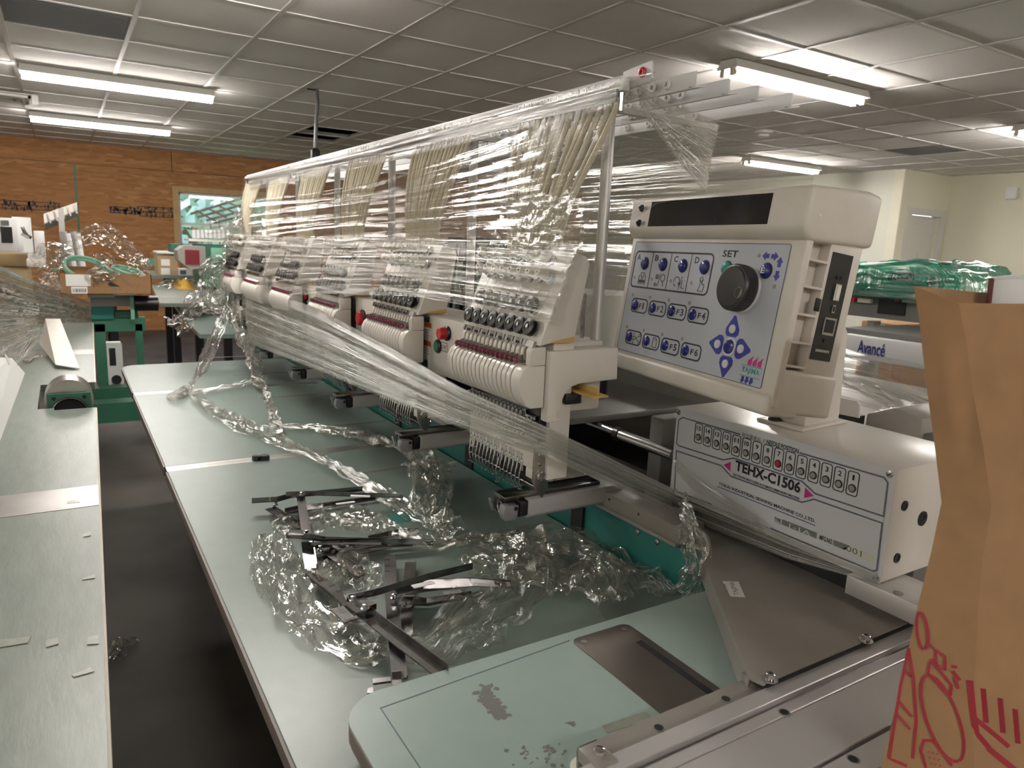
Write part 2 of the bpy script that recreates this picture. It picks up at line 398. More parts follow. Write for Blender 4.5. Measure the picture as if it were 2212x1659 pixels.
# painted-over seam, tape band and printed stamps on the boards
sm = MB().box(RX0, RX0+.002, .19, .215, .97, 2.19); sm.build('seam_paint', 'machinegreen', wf, smooth=False)
MB().box(RX0, RX0+.002, 1.0, 1.36, .90, 1.0).build('seam_paint', 'palegreen', wf, smooth=False)
for (p0, p1) in (((0, 432), (132, 456)), ((236, 446), (300, 462)), ((300, 446), (376, 470))):
    a = Xp(*p0, RX0); b = Xp(*p1, RX0); st = MB()
    for k in range(60):
        y = a.y+(b.y-a.y)*rnd.random(); z = b.z+(a.z-b.z)*rnd.random(); st.box(RX0, RX0+.0015, y, y+.004+.02*rnd.random(), z-.03*rnd.random()-.005, z+.03*rnd.random())
    for k in range(3): st.box(RX0, RX0+.0012, a.y, b.y, b.z+(a.z-b.z)*k/2-.006, b.z+(a.z-b.z)*k/2+.004)
    st.build('printed_stamp', 'inkblack', wf, smooth=False)
# ---- window in it
wn = struct(MB().box(RX0-.10, RX0+.02, WY0-.075, WY0, WZ0-.03, WZ1+.075).box(RX0-.10, RX0+.02, WY1, WY1+.075, WZ0-.03, WZ1+.075)
            .box(RX0-.10, RX0+.02, WY0, WY1, WZ1, WZ1+.075).box(RX0-.10, RX0+.035, WY0-.075, WY1+.075, WZ0-.04, WZ0).build('window_1', 'framewood', smooth=False))
zm = WZ0+.30
MB().box(RX0-.09, RX0-.05, WY0, WY0+.03, WZ0, WZ1).box(RX0-.09, RX0-.05, WY1-.03, WY1, WZ0, WZ1).box(RX0-.09, RX0-.05, WY0, WY1, WZ1-.03, WZ1).box(RX0-.09, RX0-.05, WY0, WY1, WZ0, WZ0+.03)\
    .box(RX0-.09, RX0-.045, WY0, WY1, zm-.02, zm+.02).build('window_sash', 'vinylwhite', wn, smooth=False)
MB().box(RX0-.072, RX0-.068, WY0+.03, WY1-.03, zm+.02, WZ1-.03).build('window_pane', 'glass', wn, smooth=False)
MB().box(RX0-.072, RX0-.068, WY0+.03, WY1-.03, WZ0+.03, zm-.02).build('window_pane', 'glass', wn, smooth=False)
# ---- outdoors behind the window
MB().box(-70, RX0-.3, -30, 40, -.2, -.1).build('ground_outside', 'grass')['kind'] = 'structure'
def tree(x, y, h, rr, label):
    t = empty('tree', (x, y, -.1), label=label, cat='tree', group='trees outside the far window')
    MB().tube([(x, y, -.1), (x+.1, y, h*.3), (x, y+.1, h*.62)], [.22, .16, .09], 8).build('trunk', 'bark', t)
    b = MB(); R_ = random.Random(int(x*10+y))
    for i in range(1500):
        d = V((R_.gauss(0, 1), R_.gauss(0, 1), R_.gauss(0, 1))).normalized()*(rr*R_.random()**.4); c = V((x, y, h*.62))+V((d.x, d.y, d.z*1.15))
        a = V((R_.uniform(-1, 1), R_.uniform(-1, 1), R_.uniform(-1, 1))).normalized()*.22; e = a.orthogonal().normalized()*.13
        b.add([c-a, c+e, c+a, c-e], [(0, 1, 2, 3)])
    tag(b.build('foliage', 'leaf', t, smooth=False, recalc=False), kind='stuff')
tree(-19, 2.6, 4.2, 2.0, 'sunlit leafy tree seen through the window in the board wall')
tree(-21, 8.2, 4.8, 2.3, 'sunlit leafy tree seen through the window in the board wall')
tree(-22, -2.6, 4.6, 2.2, 'sunlit leafy tree seen through the window in the board wall')
# ---- painted walls, door
DX = -5.0; BY = 8.40
wb = struct(MB().box(RX0, DX-.12, BY, BY+.12, 0, RZ+.3).build('wall_back', 'wallpaint_b', smooth=False))
wd = struct(MB().box(DX-.12, DX, BY, 8.63, 0, RZ+.3).box(DX-.12, DX, 9.31, RY1, 0, RZ+.3).box(DX-.12, DX, 8.63, 9.31, 1.96, RZ+.3).build('wall_door', 'wallpaint', smooth=False))
struct(MB().box(DX, RX1, RY1, RY1+.12, 0, RZ+.3).build('wall_right', 'wallpaint', smooth=False))
struct(MB().box(RX0, RX1, RY0-.12, RY0, 0, RZ+.3).build('wall_left', 'wallpaint', smooth=False))
struct(MB().box(RX1, RX1+.12, RY0-.12, RY1+.12, 0, RZ+.3).build('wall_near', 'wallpaint', smooth=False))
dr = struct(MB().box(DX-.10, DX-.06, 8.64, 9.30, .01, 1.95).build('door_1', 'doorwhite', smooth=False))
for y0, y1 in ((8.70, 8.93), (9.01, 9.24)):
    for z0, z1 in ((.2, .85), (1.0, 1.5), (1.6, 1.85)):
        MB().box(DX-.062, DX-.052, y0, y1, z0, z1).build('door_panel', 'doorwhite', dr, bevel=.004, smooth=False)
MB().lathe([(.022, 0), (.012, .02), (.026, .045), (.02, .06)], (DX-.06, 9.25, .95), (1, 0, 0), 16).build('door_knob', 'chrome', dr)
tr1 = struct(MB().box(DX-.02, DX+.02, 8.55, 8.64, 0, 2.03).box(DX-.02, DX+.02, 9.30, 9.39, 0, 2.03).box(DX-.02, DX+.02, 8.64, 9.30, 1.95, 2.03).build('trim_1', 'doorwhite', smooth=False))
# motion sensor box high on the painted wall
p = Yp(2190, 418, RY1)
s = empty('wall_sensor', p, label='small white box sensor mounted high on the cream painted wall', cat='sensor')
MB().box(p.x-.07, p.x+.05, RY1-.055, RY1, p.z-.065, p.z+.065).build('housing', 'vinylwhite', s, bevel=.008)
MB().box(p.x-.05, p.x+.03, RY1-.058, RY1-.05, p.z-.05, p.z+.03).build('lens', 'labelwhite', s, bevel=.004)
# ---- ceiling lamps
def lamp(cx_, y0, kind, label):
    t = empty('strip_light', (cx_, y0+.61, RZ), label=label, cat='light', group='fluorescent strip lights on the tiled ceiling')
    z = RZ-.002
    MB().hexa([V((cx_-.055, y0, z)), V((cx_+.055, y0, z)), V((cx_+.075, y0, z-.048)), V((cx_-.075, y0, z-.048))], [V((cx_-.055, y0+1.22, z)), V((cx_+.055, y0+1.22, z)), V((cx_+.075, y0+1.22, z-.048)), V((cx_-.075, y0+1.22, z-.048))]).build('housing', 'doorwhite', t, smooth=False)
    if kind == 0:
        for s_ in (-.034, .034):
            tb = MB().cyl((cx_+s_, y0+.02, z-.066), (cx_+s_, y0+1.2, z-.066), .0165, n=14).build('tube', 'tubelight', t)
            for q in (.0, 1.19): MB().cyl((cx_+s_, y0+q+.005, z-.066), (cx_+s_, y0+q+.025, z-.066), .018, n=14).build('tube_cap', 'amber', tb)
            for q in (.0, 1.2): MB().box(cx_+s_-.014, cx_+s_+.014, y0+q, y0+q+.018, z-.085, z-.045).build('lamp_holder', 'doorwhite', t, smooth=False)
    else:
        b = MB(); prof = [(cx_+.055*math.cos(math.pi*i/8), z-.0485-.042*math.sin(math.pi*i/8)) for i in range(9)]
        b.hexa([V((x, y0+.01, zz)) for x, zz in prof], [V((x, y0+1.21, zz)) for x, zz in prof]); b.build('diffuser', 'tubelight_b', t)
for a, kd, lb in (((1570, 157), 0, 'bare two tube strip light nearest the thread rack'), ((1611, 352), 0, 'two tube strip light over the plain painted wall'), ((2206, 287), 0, 'two tube strip light near the corner with the white door'),
                  ((43, 162), 1, 'strip light with a rounded diffuser, nearer the dark ceiling grille'), ((64, 257), 1, 'strip light with a rounded diffuser, nearer the board wall')):
    q = Zp(*a, RZ-.07); lamp(q.x, q.y, kd, lb)
for x, y in ((-2.95, -.17), (2.4, -.17), (1.0, 3.25), (-2.95, -3.5), (.4, -3.5), (-6.3, -3.5), (.9, 6.6)):  # unseen lamps: first inferred from table sheen, the rest added as fill light
    lamp(x, y, 0, 'unseen two tube strip light assumed further along the ceiling rows')
# smoke detector, hanging cord, vent
p = Zp(1650, 283, RZ)
s = empty('smoke_detector', p, label='round white smoke detector on the ceiling tiles', cat='detector')
MB().lathe([(.075, 0), (.075, -.02), (.055, -.03)], p, n=24).build('base', 'doorwhite', s)
MB().lathe([(.045, -.028), (.045, -.045), (.02, -.055)], p, n=20).build('sensor', 'labelwhite', s)
p = Zp(684, 193, RZ); e = Xp(681, 320, p.x)
s = empty('drop_cord', p, label='black power cord hanging from the ceiling above the wrapped machine', cat='cord')
MB().tube([p+V((0, 0, .02)), p+V((0, .006, -.1)), p+V((0, -.004, (e.z-p.z)*.5)), V((p.x, e.y, e.z))], .014, 8).build('cable', 'blackplastic', s)
MB().lathe([(.02, 0), (.034, -.02), (.034, -.09), (.022, -.10)], (p.x, e.y, e.z), n=14).build('connector', 'blackplastic', s)
MB().tube([p+V((0, -.07, -.006)), p+V((0, 0, -.006))], .006, 6).build('hook', 'blackplastic', s)
a = Zp(6, 205, RZ)
s = empty('air_vent', a, label='white louvred air vent set in the ceiling beside the diffuser lights', cat='vent')
MB().box(a.x-.25, a.x+.25, a.y-.25, a.y+.25, RZ-.010, RZ-.003).build('frame', 'doorwhite', s, smooth=False)
for k in range(4):
    h = .20-.045*k
    MB().box(a.x-h, a.x+h, a.y-h, a.y-h+.02, RZ-.03, RZ-.010).box(a.x-h, a.x+h, a.y+h-.02, a.y+h, RZ-.03, RZ-.010).box(a.x-h, a.x-h+.02, a.y-h, a.y+h, RZ-.03, RZ-.010).box(a.x+h-.02, a.x+h, a.y-h, a.y+h, RZ-.03, RZ-.010).build('louvre', 'doorwhite', s, smooth=False)
# ================================================================ MAIN EMBROIDERY MACHINE
TZ = .79
mach = empty('embroidery_machine', (-2.3, 1.15, 0), label='long six head embroidery machine with ivory heads and teal body, bound in stretch film', cat='machine')
# --- body: plinth, front cover panels
MB().box(-3.72, -.66, .95, 1.45, .12, .855).build('body', 'teal', mach, smooth=False)
for i in range(6):
    x1 = -.70-.5*i
    cp = MB().box(x1-.496, x1-.003, .925, .95, .30, .868).build('cover_panel', 'teal', mach, bevel=.002)
    for sx in (-.233, -.288): MB().lathe([(.006, 0), (.006, -.002), (.003, -.004)], (x1+sx, .925, .887-.03), (0, 1, 0), 10).build('screw', 'chrome', cp)
    MB().box(x1-.497, x1-.457, .918, .93, .62, .848).build('slot', 'blackmatte', cp, smooth=False)
for x in (-3.5, -.9):
    for y in (1.0, 1.4): MB().cyl((x, y, 0), (x, y, .13), .035, n=14).build('foot', 'blackplastic', mach)
# --- front rail (frame carriage) and dark trough behind it
rl = MB().box(-3.72, -.88, .925, .99, .874, .905).box(-3.72, -.88, .918, .93, .868, .8745).build('carriage_rail', 'greypaint', mach, bevel=.0015)
for k in range(30): MB().cyl((-3.6+k*.09, .924, .893), (-3.6+k*.09, .93, .893), .0025, n=8).build('rail_hole', 'blackmatte', rl)
MB().box(-3.72, -.66, .99, 1.42, .855, .868).build('trough', 'blackmatte', mach, smooth=False)
MB().box(-3.72, -1.01, 1.08, 1.115, .87, .9).build('trough_rail', 'darkgreypaint', mach, smooth=False)
# rear shelf board and the wall behind it
MB().box(-3.72, -1.26, .95, 1.36, 1.005, 1.02).build('rear_shelf', 'darkgreypaint', mach, bevel=.003)
MB().box(-3.72, -1.20, 1.36, 1.39, .87, 1.135).build('rear_panel', 'greypaint', mach, bevel=.003)
MB().tube([(-1.16, 1.12, .98), (-1.14, 1.13, .93), (-1.13, 1.14, .89)], .018, 12).build('hose', 'teal', mach)
MB().box(-1.09, -1.05, 1.03, 1.30, .88, 1.06).build('end_upright', 'darkgreypaint', mach, bevel=.004)
MB().box(-1.30, -1.13, 1.02, 1.07, .872, .885).build('sensor_block', 'blackplastic', mach, bevel=.002)
# --- shaft along the back of the heads
MB().cyl((-3.6, 1.03, .996), (-1.186, 1.03, .996), .0085, n=16).build('drive_shaft', 'chrome', mach)
MB().cyl((-1.196, 1.03, .994), (-1.18, 1.03, .994), .015, n=16).build('shaft_collar', 'blackplastic', mach)
MB().cyl((-1.18, 1.03, .994), (-1.0125, 1.03, .994), .013, n=16).build('shaft_sleeve', 'chrome', mach)
# --- head beam
bm_ = MB().box(-3.76, -1.04, .715, .85, 1.10, 1.232).build('head_beam', 'ivory', mach, bevel=.005)
pts = [(.702, 1.096), (.702, 1.222), (.852, 1.223), (.855, 1.164), (.768, 1.161), (.752, 1.157), (.739, 1.147), (.733, 1.134), (.732, 1.120), (.722, 1.112), (.7225, 1.104), (.732, 1.100), (.732, 1.096)]
ec = MB().ext([V((-1.04, y, z)) for y, z in pts], (.04, 0, 0)).build('end_cover', 'ivory_smooth', mach, bevel=.0025)
for z in (1.187, 1.147): MB().lathe([(.0045, 0), (.0045, -.002), (.002, -.003)], (-1.022, .702, z), (0, 1, 0), 10).build('screw', 'chrome', ec)
g = MB().box(-1.06, -.955, .765, .80, 1.143, 1.147).box(-1.06, -.965, .781, .785, 1.147, 1.158).build('guide_tongue', 'amber', mach, bevel=.001)
MB().box(-1.05, -1.0, .74, .775, 1.125, 1.143).build('tongue_bracket', 'blackplastic', mach, bevel=.002)
# start / stop buttons, red warning buttons and warning label between the heads
def fr(x, y, z): return frame(V((x, y, z)), V((1, 0, 0)), V((0, 0, 1)), V((0, -1, 0)))
def wall_button(x, z, r, m, proud, tall=1.0):
    b = MB().lathe([(r*1.25, 0), (r*1.25, .004), (r*1.05, .007)], (x, .715, z), (0, -1, 0), 24).build('button_ring', 'blackplastic', mach)
    MB().lathe([(r, .004), (r, proud), (r*.85, proud+.003), (r*.2, proud+.004)], (x, .715, z), (0, -1, 0), 24).build('push_button', m, b)
p = Yp(949, 719, .70); wall_button(p.x+.012, p.z, .0135, 'red', .020)
p = Yp(945, 748, .712); wall_button(p.x, p.z, .0125, 'green', .005)
p = Yp(771, 687, .70); wall_button(p.x+.01, p.z, .020, 'red', .014)
p = Yp(657, 640, .705); wall_button(p.x, p.z, .014, 'red', .008)
p = Yp(656, 664, .705); wall_button(p.x, p.z, .0125, 'blackplastic', .006)
for body, a, b in (('STOP', (960, 714), (972, 730)), ('START', (954, 745), (967, 761))):
    p = Yp(*a, .715); q = Yp(*b, .715); F = fr(p.x, .715, q.z); w_ = q.x-p.x; h_ = .020
    text(body, F, .006, .005, .021, .009, 'inkblack', bm_)
    stroke(F, rrect(-.001, .031, 0, h_-.001, .003), .0012, closed=True).build('label_outline', 'inkblack', bm_, smooth=False)
p = Yp(917, 694, .715); F = fr(p.x, .715, p.z-.118)
lb = flat(F, [[(0, 0), (.040, 0), (.040, .118), (0, .118)]], .0004, .0004).build('warning_label', 'labelwhite', bm_, smooth=False)
for zz in (.105, .062): flat(F, [[(0, zz), (.04, zz), (.04, zz+.013), (0, zz+.013)]], .0009).build('label_band', 'labelorange', lb, smooth=False)
text('WARNING', F, .008, .108, .029, .007, 'inkblack', lb, lift=.0014); text('ATENCION', F, .008, .065, .029, .007, 'inkblack', lb, lift=.0014)
for k, bd in enumerate(('Moving parts', 'can cause severe injury.', 'Do not put hands near', 'moving parts.')): text(bd, F, .003, .098-.0065*k, .022+.010*((k+1) % 2), .0042, 'inkgrey', lb, lift=.0009)
for k, bd in enumerate(('Las partes en movimiento', 'pueden causar', 'lesion grave.')): text(bd, F, .003, .055-.0065*k, .024+.008*((k+1) % 2), .0042, 'inkgrey', lb, lift=.0009)
merge(stroke(F, [(.014, .030), (.017, .022), (.015, .016)], .003, .0009), stroke(F, [(.02+.005*math.cos(t/8*6.28), .022+.006*math.sin(t/8*6.28)) for t in range(8)], .0013, .0009, True),
      stroke(F, [(.016+.005*math.cos(t/8*6.28), .009+.006*math.sin(t/8*6.28)) for t in range(8)], .0013, .0009, True), stroke(F, [(.022, .014), (.028, .016)], .0012, .0009), stroke(F, [(.022, .011), (.028, .009)], .0012, .0009)).build('hazard_sign', 'inkblack', lb, smooth=False)
# --- one head (origin at needle-case centre), then copies
HX, PITCH, NH = -1.145, .5, 6
d0 = V((0, .06, .162)).normalized(); n0 = V((0, -d0.z, d0.y))
def PP(x, s_, off=0): return V((HX+x, .678, 1.23)) + d0*s_ + n0*off     # point on the tension panel
case = MB()
case.ext([V((HX-.135, y, z)) for y, z in ((.678, 1.232), (.738, 1.392), (.768, 1.384), (.775, 1.372), (.752, 1.245), (.70, 1.236))], (.281, 0, 0))
case.box(HX-.130, HX+.135, .715, .76, .985, 1.236)
head = case.build('head', 'ivory_smooth', mach, bevel=.0025); HI = WM[head.name].inverted()
def sub(mb, name, m, parent=None, **k): return mb.build(name, m, parent or head, **k)
sub(MB().box(HX+.085, HX+.146, .70, .752, 1.236, 1.2475).box(HX+.095, HX+.13, .700, .745, 1.247, 1.252), 'hinge_block', 'amber', bevel=.0015)
# needle case cover: fifteen curved fingers with an end cheek
FW = .0158; fx0 = HX-.132
def cov(x0, x1, top=1.196): return [V((x0, y, z)) for y, z in ((.700, top), (.662, top), (.655, top-.006), (.6485, 1.178), (.6475, 1.165), (.6500, 1.150), (.656, 1.138), (.664, 1.127), (.672, 1.121), (.700, 1.121))]
fm = MB().ext(cov(0, 0), (FW-.0026, 0, 0)).mesh('needle_finger', bevel=.0012, seg=1); fm.transform(T(0, -1.15, 0)); fm.materials.append(MATS['ivory_smooth'])
for k in range(15): place('needle_finger', fm, head, T(fx0+k*FW+2.3, 0, 0))
back = MB().ext(cov(fx0-.001, 0)[:1]+[V((fx0-.001, .668, 1.194)), V((fx0-.001, .656, 1.165)), V((fx0-.001, .672, 1.123)), V((fx0-.001, .700, 1.123))], (15*FW+.002, 0, 0))
sub(back, 'case_core', 'blackplastic', smooth=False)
ck = MB().ext(cov(fx0+15*FW, 0), (.030, 0, 0)); ck.ext([V((fx0+15*FW+.014, y, z)) for y, z in ((.700, 1.196), (.668, 1.196), (.668, 1.222), (.672, 1.229), (.700, 1.229))], (.016, 0, 0))
sub(ck, 'case_cheek', 'ivory_smooth', bevel=.0025)
sub(MB().ext(cov(fx0-.008, 0), (.0075, 0, 0)), 'case_cheek', 'ivory_smooth', bevel=.002)
hk = MB().ext([V((0, y, z)) for y, z in ((.700, 1.201), (.6745, 1.201), (.6725, 1.215), (.675, 1.224), (.682, 1.229), (.700, 1.229))], (.0105, 0, 0)).mesh('lever_guard', bevel=.0012, seg=1); hk.transform(T(0, -1.15, 0)); hk.materials.append(MATS['ivory_smooth'])
lv = MB().bar((0, .655, 1.200), (0, .690, 1.212), .0022, .011).mesh('take_up_lever', bevel=.0006, seg=1); lv.transform(T(0, -1.15, 0)); lv.materials.append(MATS['steel'])
ey = MB().torus((.0025, .6585, 1.2035), (1, -.35, 0), .0037, .0016, 12, 6).mesh('lever_eyelet'); ey.transform(T(0, -1.15, 0)); ey.materials.append(MATS['maroon'])
for k in range(15):
    x = fx0+k*FW+.004+2.3
    place('lever_guard', hk, head, T(x, 0, 0)); place('take_up_lever', lv, head, T(x+.0125-.004, 0, 0)); place('lever_eyelet', ey, head, T(x+.0115-.004, 0, 0))
sub(MB().box(HX-.128, HX+.128, .680, .70, 1.2285, 1.2345), 'lever_rail', 'darksteel', smooth=False)
# chrome thread clips, tension discs, white tension knobs on the sloped panel
def onpanel(mb_fn, name, m):
    me = mb_fn.mesh(name); me.materials.append(MATS[m]); return me
PF_ = Matrix(((1, 0, 0, 0), (0, d0.y, n0.y, 0), (0, d0.z, n0.z, 0), (0, 0, 0, 1)))
def pp(me, name, x, s_, par=None): return place(name, me, par or head, HI @ T(*PP(x, s_)) @ PF_)
clip = onpanel(MB().box(-.0095, .0095, -.006, .006, 0, .004).box(-.0085, -.003, -.005, .005, .004, .0075).box(.001, .0085, -.005, .005, .004, .0075), 'thread_clip', 'chrome')
for k in range(8): pp(clip, 'thread_clip', -.110+k*.0302, .003)
sub(MB().bar(PP(.108, .002, .003), PP(.134, .002, .003), .011, .006, n0), 'clip_plate', 'steel')
disc = onpanel(MB().lathe([(.006, 0), (.006, .004), (.0125, .006), (.0155, .008), (.0155, .010), (.011, .012), (.011, .0135), (.0155, .0155), (.0150, .018), (.008, .0195), (.007, .0185), (.002, .0185)], (0, 0, 0), n=20), 'tension_disc', 'blackplastic')
dsc = onpanel(MB().lathe([(.0036, .0185), (.0036, .0205), (.002, .021)], (0, 0, 0), n=10), 'disc_screw', 'steel')
for k in range(8): pp(dsc, 'disc_screw', -.100+k*.0309, .029, pp(disc, 'tension_disc', -.100+k*.0309, .029) and None)
for k in range(7): pp(disc, 'tension_disc', -.081+k*.0295, .068); pp(dsc, 'disc_screw', -.081+k*.0295, .068)
kn = onpanel(MB().lathe([(.0050, .014), (.0088, .014), (.0076, .034), (.0072, .0345), (.003, .0345)], (0, 0, 0), n=18), 'tension_knob', 'ivory')
ks = onpanel(MB().lathe([(.0125, 0), (.0125, .003), (.0045, .0035), (.0045, .006), (.010, .007), (.010, .0095), (.0065, .0105), (.0065, .014)], (0, 0, 0), n=18), 'knob_spring', 'chrome')
kh = onpanel(MB().lathe([(.0022, .0343), (.0022, .0352)], (0, 0, 0), n=8), 'knob_hole', 'blackmatte')
for row, s_, n_ in ((0, .122, 8), (1, .154, 8)):
    for k in range(n_):
        x = .112-.016*row-k*.0300
        pp(ks, 'knob_spring', x, s_); pp(kn, 'tension_knob', x, s_); pp(kh, 'knob_hole', x, s_)
for x, s_ in ((.136, .137), (.134, .012), (-.118, .012)): pp(onpanel(MB().lathe([(.0035, -.001), (.0035, .0006)], (0, 0, 0), n=10), 'panel_hole', 'blackmatte'), 'panel_hole', x, s_)
# loose threads running over the panel
th = MB()
for k in range(8):
    x = -.100+k*.0309; th.tube([PP(x+.012, .122, .004), PP(x+.006, .075, .006), PP(x+.004, .029, .012), PP(x+.002, .004, .008)], .0005, 4)
sub(th, 'thread', 'tube')
sub(MB().cyl(PP(.10, .178, -.004), PP(.15, .178, -.004), .003, n=10), 'guide_pin', 'chrome')
# needle bars below the cover
sub(MB().box(HX-.125, HX+.125, .700, .715, 1.055, 1.123), 'needle_plate_back', 'blackplastic', smooth=False)
sub(MB().cyl((HX-.13, .694, 1.099), (HX+.118, .694, 1.099), .0035, n=10), 'clamp_rail', 'chrome')
nb = MB().cyl((0, 0, -.042), (0, 0, .0), .0022, n=8).cyl((0, 0, -.006), (0, 0, .010), .0052, n=12).lathe([(.0052, .0), (.0052, .007), (.002, .008)], (0, -.002, .002), (0, -1, 0), 12)
nbm = nb.mesh('needle_bar'); nbm.materials.append(MATS['chrome'])
FX0 = HX-.112; FS = .01385
for k in range(15): place('needle_bar', nbm, head, HI @ T(FX0+k*FS, .6955, 1.099))
sub(MB().lathe([(.006, 0), (.006, .010), (.003, .013)], (HX+.106, .696, 1.094), (0, -1, 0), 14), 'rail_screw', 'chrome')
pl = sub(MB().box(HX-.120, HX+.122, .694, .716, 1.003, 1.060).box(HX+.096, HX+.122, .694, .716, .985, 1.003).box(HX-.120, HX-.104, .694, .716, .985, 1.003), 'needle_guide_plate', 'ivory', bevel=.002)
F = fr(HX, .694, 1.0)
marks = [];
for k in range(15):
    x = FX0+k*FS-HX; marks.append(stroke(F, [(x-.0028, .024), (x+.0028, .024), (x, .012)], .0007, closed=True))
    if k % 2: marks.append(stroke(F, [(x+FS/2, .005), (x+FS/2, .028)], .0005))
merge(*marks).build('needle_marks', 'inkgrey', head, smooth=False)
sub(MB().box(HX-.116, HX+.118, .702, .714, .962, 1.0), 'foot_guard', 'blackplastic', smooth=False)
sub(MB().cyl((HX-.118, .6985, .972), (HX+.12, .6985, .972), .0018, n=8), 'guard_rod', 'chrome')
ft = MB().torus((0, 0, .022), (0, 1, 0), .0048, .0012, 12, 6)
ft.tube([(0, 0, .017), (0, -.002, .006), (0, -.004, -.006), (0, -.003, -.020), (0, .0, -.030)], .0017, 6); ft.torus((0, -.001, -.032), (0, .2, 1), .0038, .0011, 10, 6)
ft.box(-.0045, .0045, -.001, .006, .004, .016)
ftm = ft.mesh('presser_foot'); ftm.materials.append(MATS['chrome'])
for k in range(15): place('presser_foot', ftm, head, HI @ T(FX0+k*FS, .6945, .988-(.012 if k == 8 else 0)))
br = sub(MB().ext([V((HX+.124, y, z)) for y, z in ((.690, 1.045), (.715, 1.045), (.72, 1.0), (.725, .968), (.712, .950), (.700, .962), (.690, .985))], (.004, 0, 0)), 'side_bracket', 'steel', bevel=.001)
sub(MB().lathe([(.010, 0), (.010, .004), (.007, .005), (.006, .003), (.003, .003)], (HX+.128, .706, .993), (1, 0, 0), 18), 'bracket_wheel', 'chrome')
for z in (1.034, 1.016): sub(MB().lathe([(.0045, 0), (.0045, .002), (.002, .003)], (HX+.128, .702, z), (1, 0, 0), 10), 'bracket_screw', 'chrome')
# --- lower arm with hook cover
AX = HX+.016
arm = MB().ext([V((AX+dx, .735, z)) for dx, z in ((-.036, .885), (-.026, .876), (.026, .876), (.036, .885), (.036, .917), (-.036, .917))], (0, .235, 0)).build('cylinder_arm', 'armgrey', mach, bevel=.003)
MB().box(AX-.022, AX+.022, .688, .92, .917, .9245).build('needle_plate', 'darksteel', arm, bevel=.001)
MB().ext([V((AX+dx, .718, z)) for dx, z in ((-.033, .886), (-.024, .880), (.024, .880), (.033, .886), (.033, .915), (-.033, .915))], (0, .02, 0)).build('arm_collar', 'blackplastic', arm, bevel=.003)
MB().ext([V((AX+dx, .696, z)) for dx, z in ((-.030, .893), (-.022, .884), (.010, .884), (.010, .912), (-.030, .912))], (0, .022, 0)).build('hook_body', 'blackmatte', arm)
MB().ext([V((AX+.012, y, z)) for y, z in ((.684, .911), (.716, .909), (.714, .884), (.706, .878), (.686, .880), (.680, .894))], (.020, 0, 0)).build('hook_cover', 'hookgrey', arm, bevel=.003)
MB().lathe([(.004, 0), (.004, .002)], (AX+.032, .708, .903), (1, 0, 0), 10).build('cover_hole', 'blackmatte', arm)
MB().torus((AX-.004, .694, .898), (.2, 1, 0), .013, .0022, 18, 6).build('rotary_hook', 'chrome', arm)
MB().bar((AX-.030, .686, .908), (AX-.022, .690, .884), .012, .002, (0, 1, 0)).build('hook_guard', 'chrome', arm)
for k in range(1, NH):
    copy_tree(head, T(-PITCH*k, 0, 0), mach); copy_tree(arm, T(-PITCH*k, 0, 0), mach)
# --- thread tube rack
MB().box(-3.70, -.952, .782, .798, 1.650, 1.674).build('tube_rail', 'barwhite', mach, bevel=.003)
tr_ = MB().box(-3.70, -.955, .772, .776, 1.632, 1.652).build('eyelet_rail', 'darksteel', mach, smooth=False)
MB().ext([V((x, .80, z)) for x, z in ((-.975, 1.655), (-.912, 1.658), (-.905, 1.664), (-.908, 1.690), (-.975, 1.684))], (0, .004, 0)).build('rail_bracket', 'barwhite', mach)
MB().torus((-.925, .797, 1.675), (0, 1, 0), .0052, .0028, 20, 8).build('red_eyelet', 'red', mach)
hm = MB().lathe([(.0055, 0), (.0055, .003), (.0025, .0032), (.0025, .001)], (0, 0, 0), (0, -1, 0), 12).mesh('rail_eyelet'); hm.materials.append(MATS['labelwhite'])
MI = WM[mach.name].inverted()
for k in range(NH):
    for j in range(15): place('rail_eyelet', hm, mach, MI @ T(-.965-PITCH*k-j*.0215, .782, 1.663))
tube_me = []
for j in range(15):
    xt = -.962-j*.0212; xb = HX+.085-j*.0122; b = []
    sag = .006*math.sin(j*1.7)
    for i in range(9):
        t = i/8; e = t*t*(3-2*t); b.append(V((xt+(xb-xt)*e+sag*math.sin(t*3.1), .787+(.752-.787)*t-.012*math.sin(t*3.14), 1.645+(1.392-1.645)*t)))
    me = MB().tube(b, .0048, 8).mesh('thread_tube', MI); me.materials.append(MATS['tube']); tube_me.append(me)
    cl = MB().cyl((xt, .787, 1.62), (xt, .787, 1.648), .006, n=8).mesh('tube_clamp', MI); cl.materials.append(MATS['chrome']); tube_me.append(cl)
for k in range(NH):
    for me in tube_me: place(me.name.split('.')[0], me, mach, T(-PITCH*k, 0, 0))
post = MB().cyl((-1.05, .838, 1.232), (-1.05, .838, 1.65), .0105, n=16).mesh('rack_post', MI); post.materials.append(MATS['aluminium'])
for k in range(6): place('rack_post', post, mach, T(-PITCH*k, 0, 0))
MB().cyl((-1.075, .825, 1.232), (-1.075, .825, 1.315), .004, n=10).build('short_pin', 'chrome', mach)
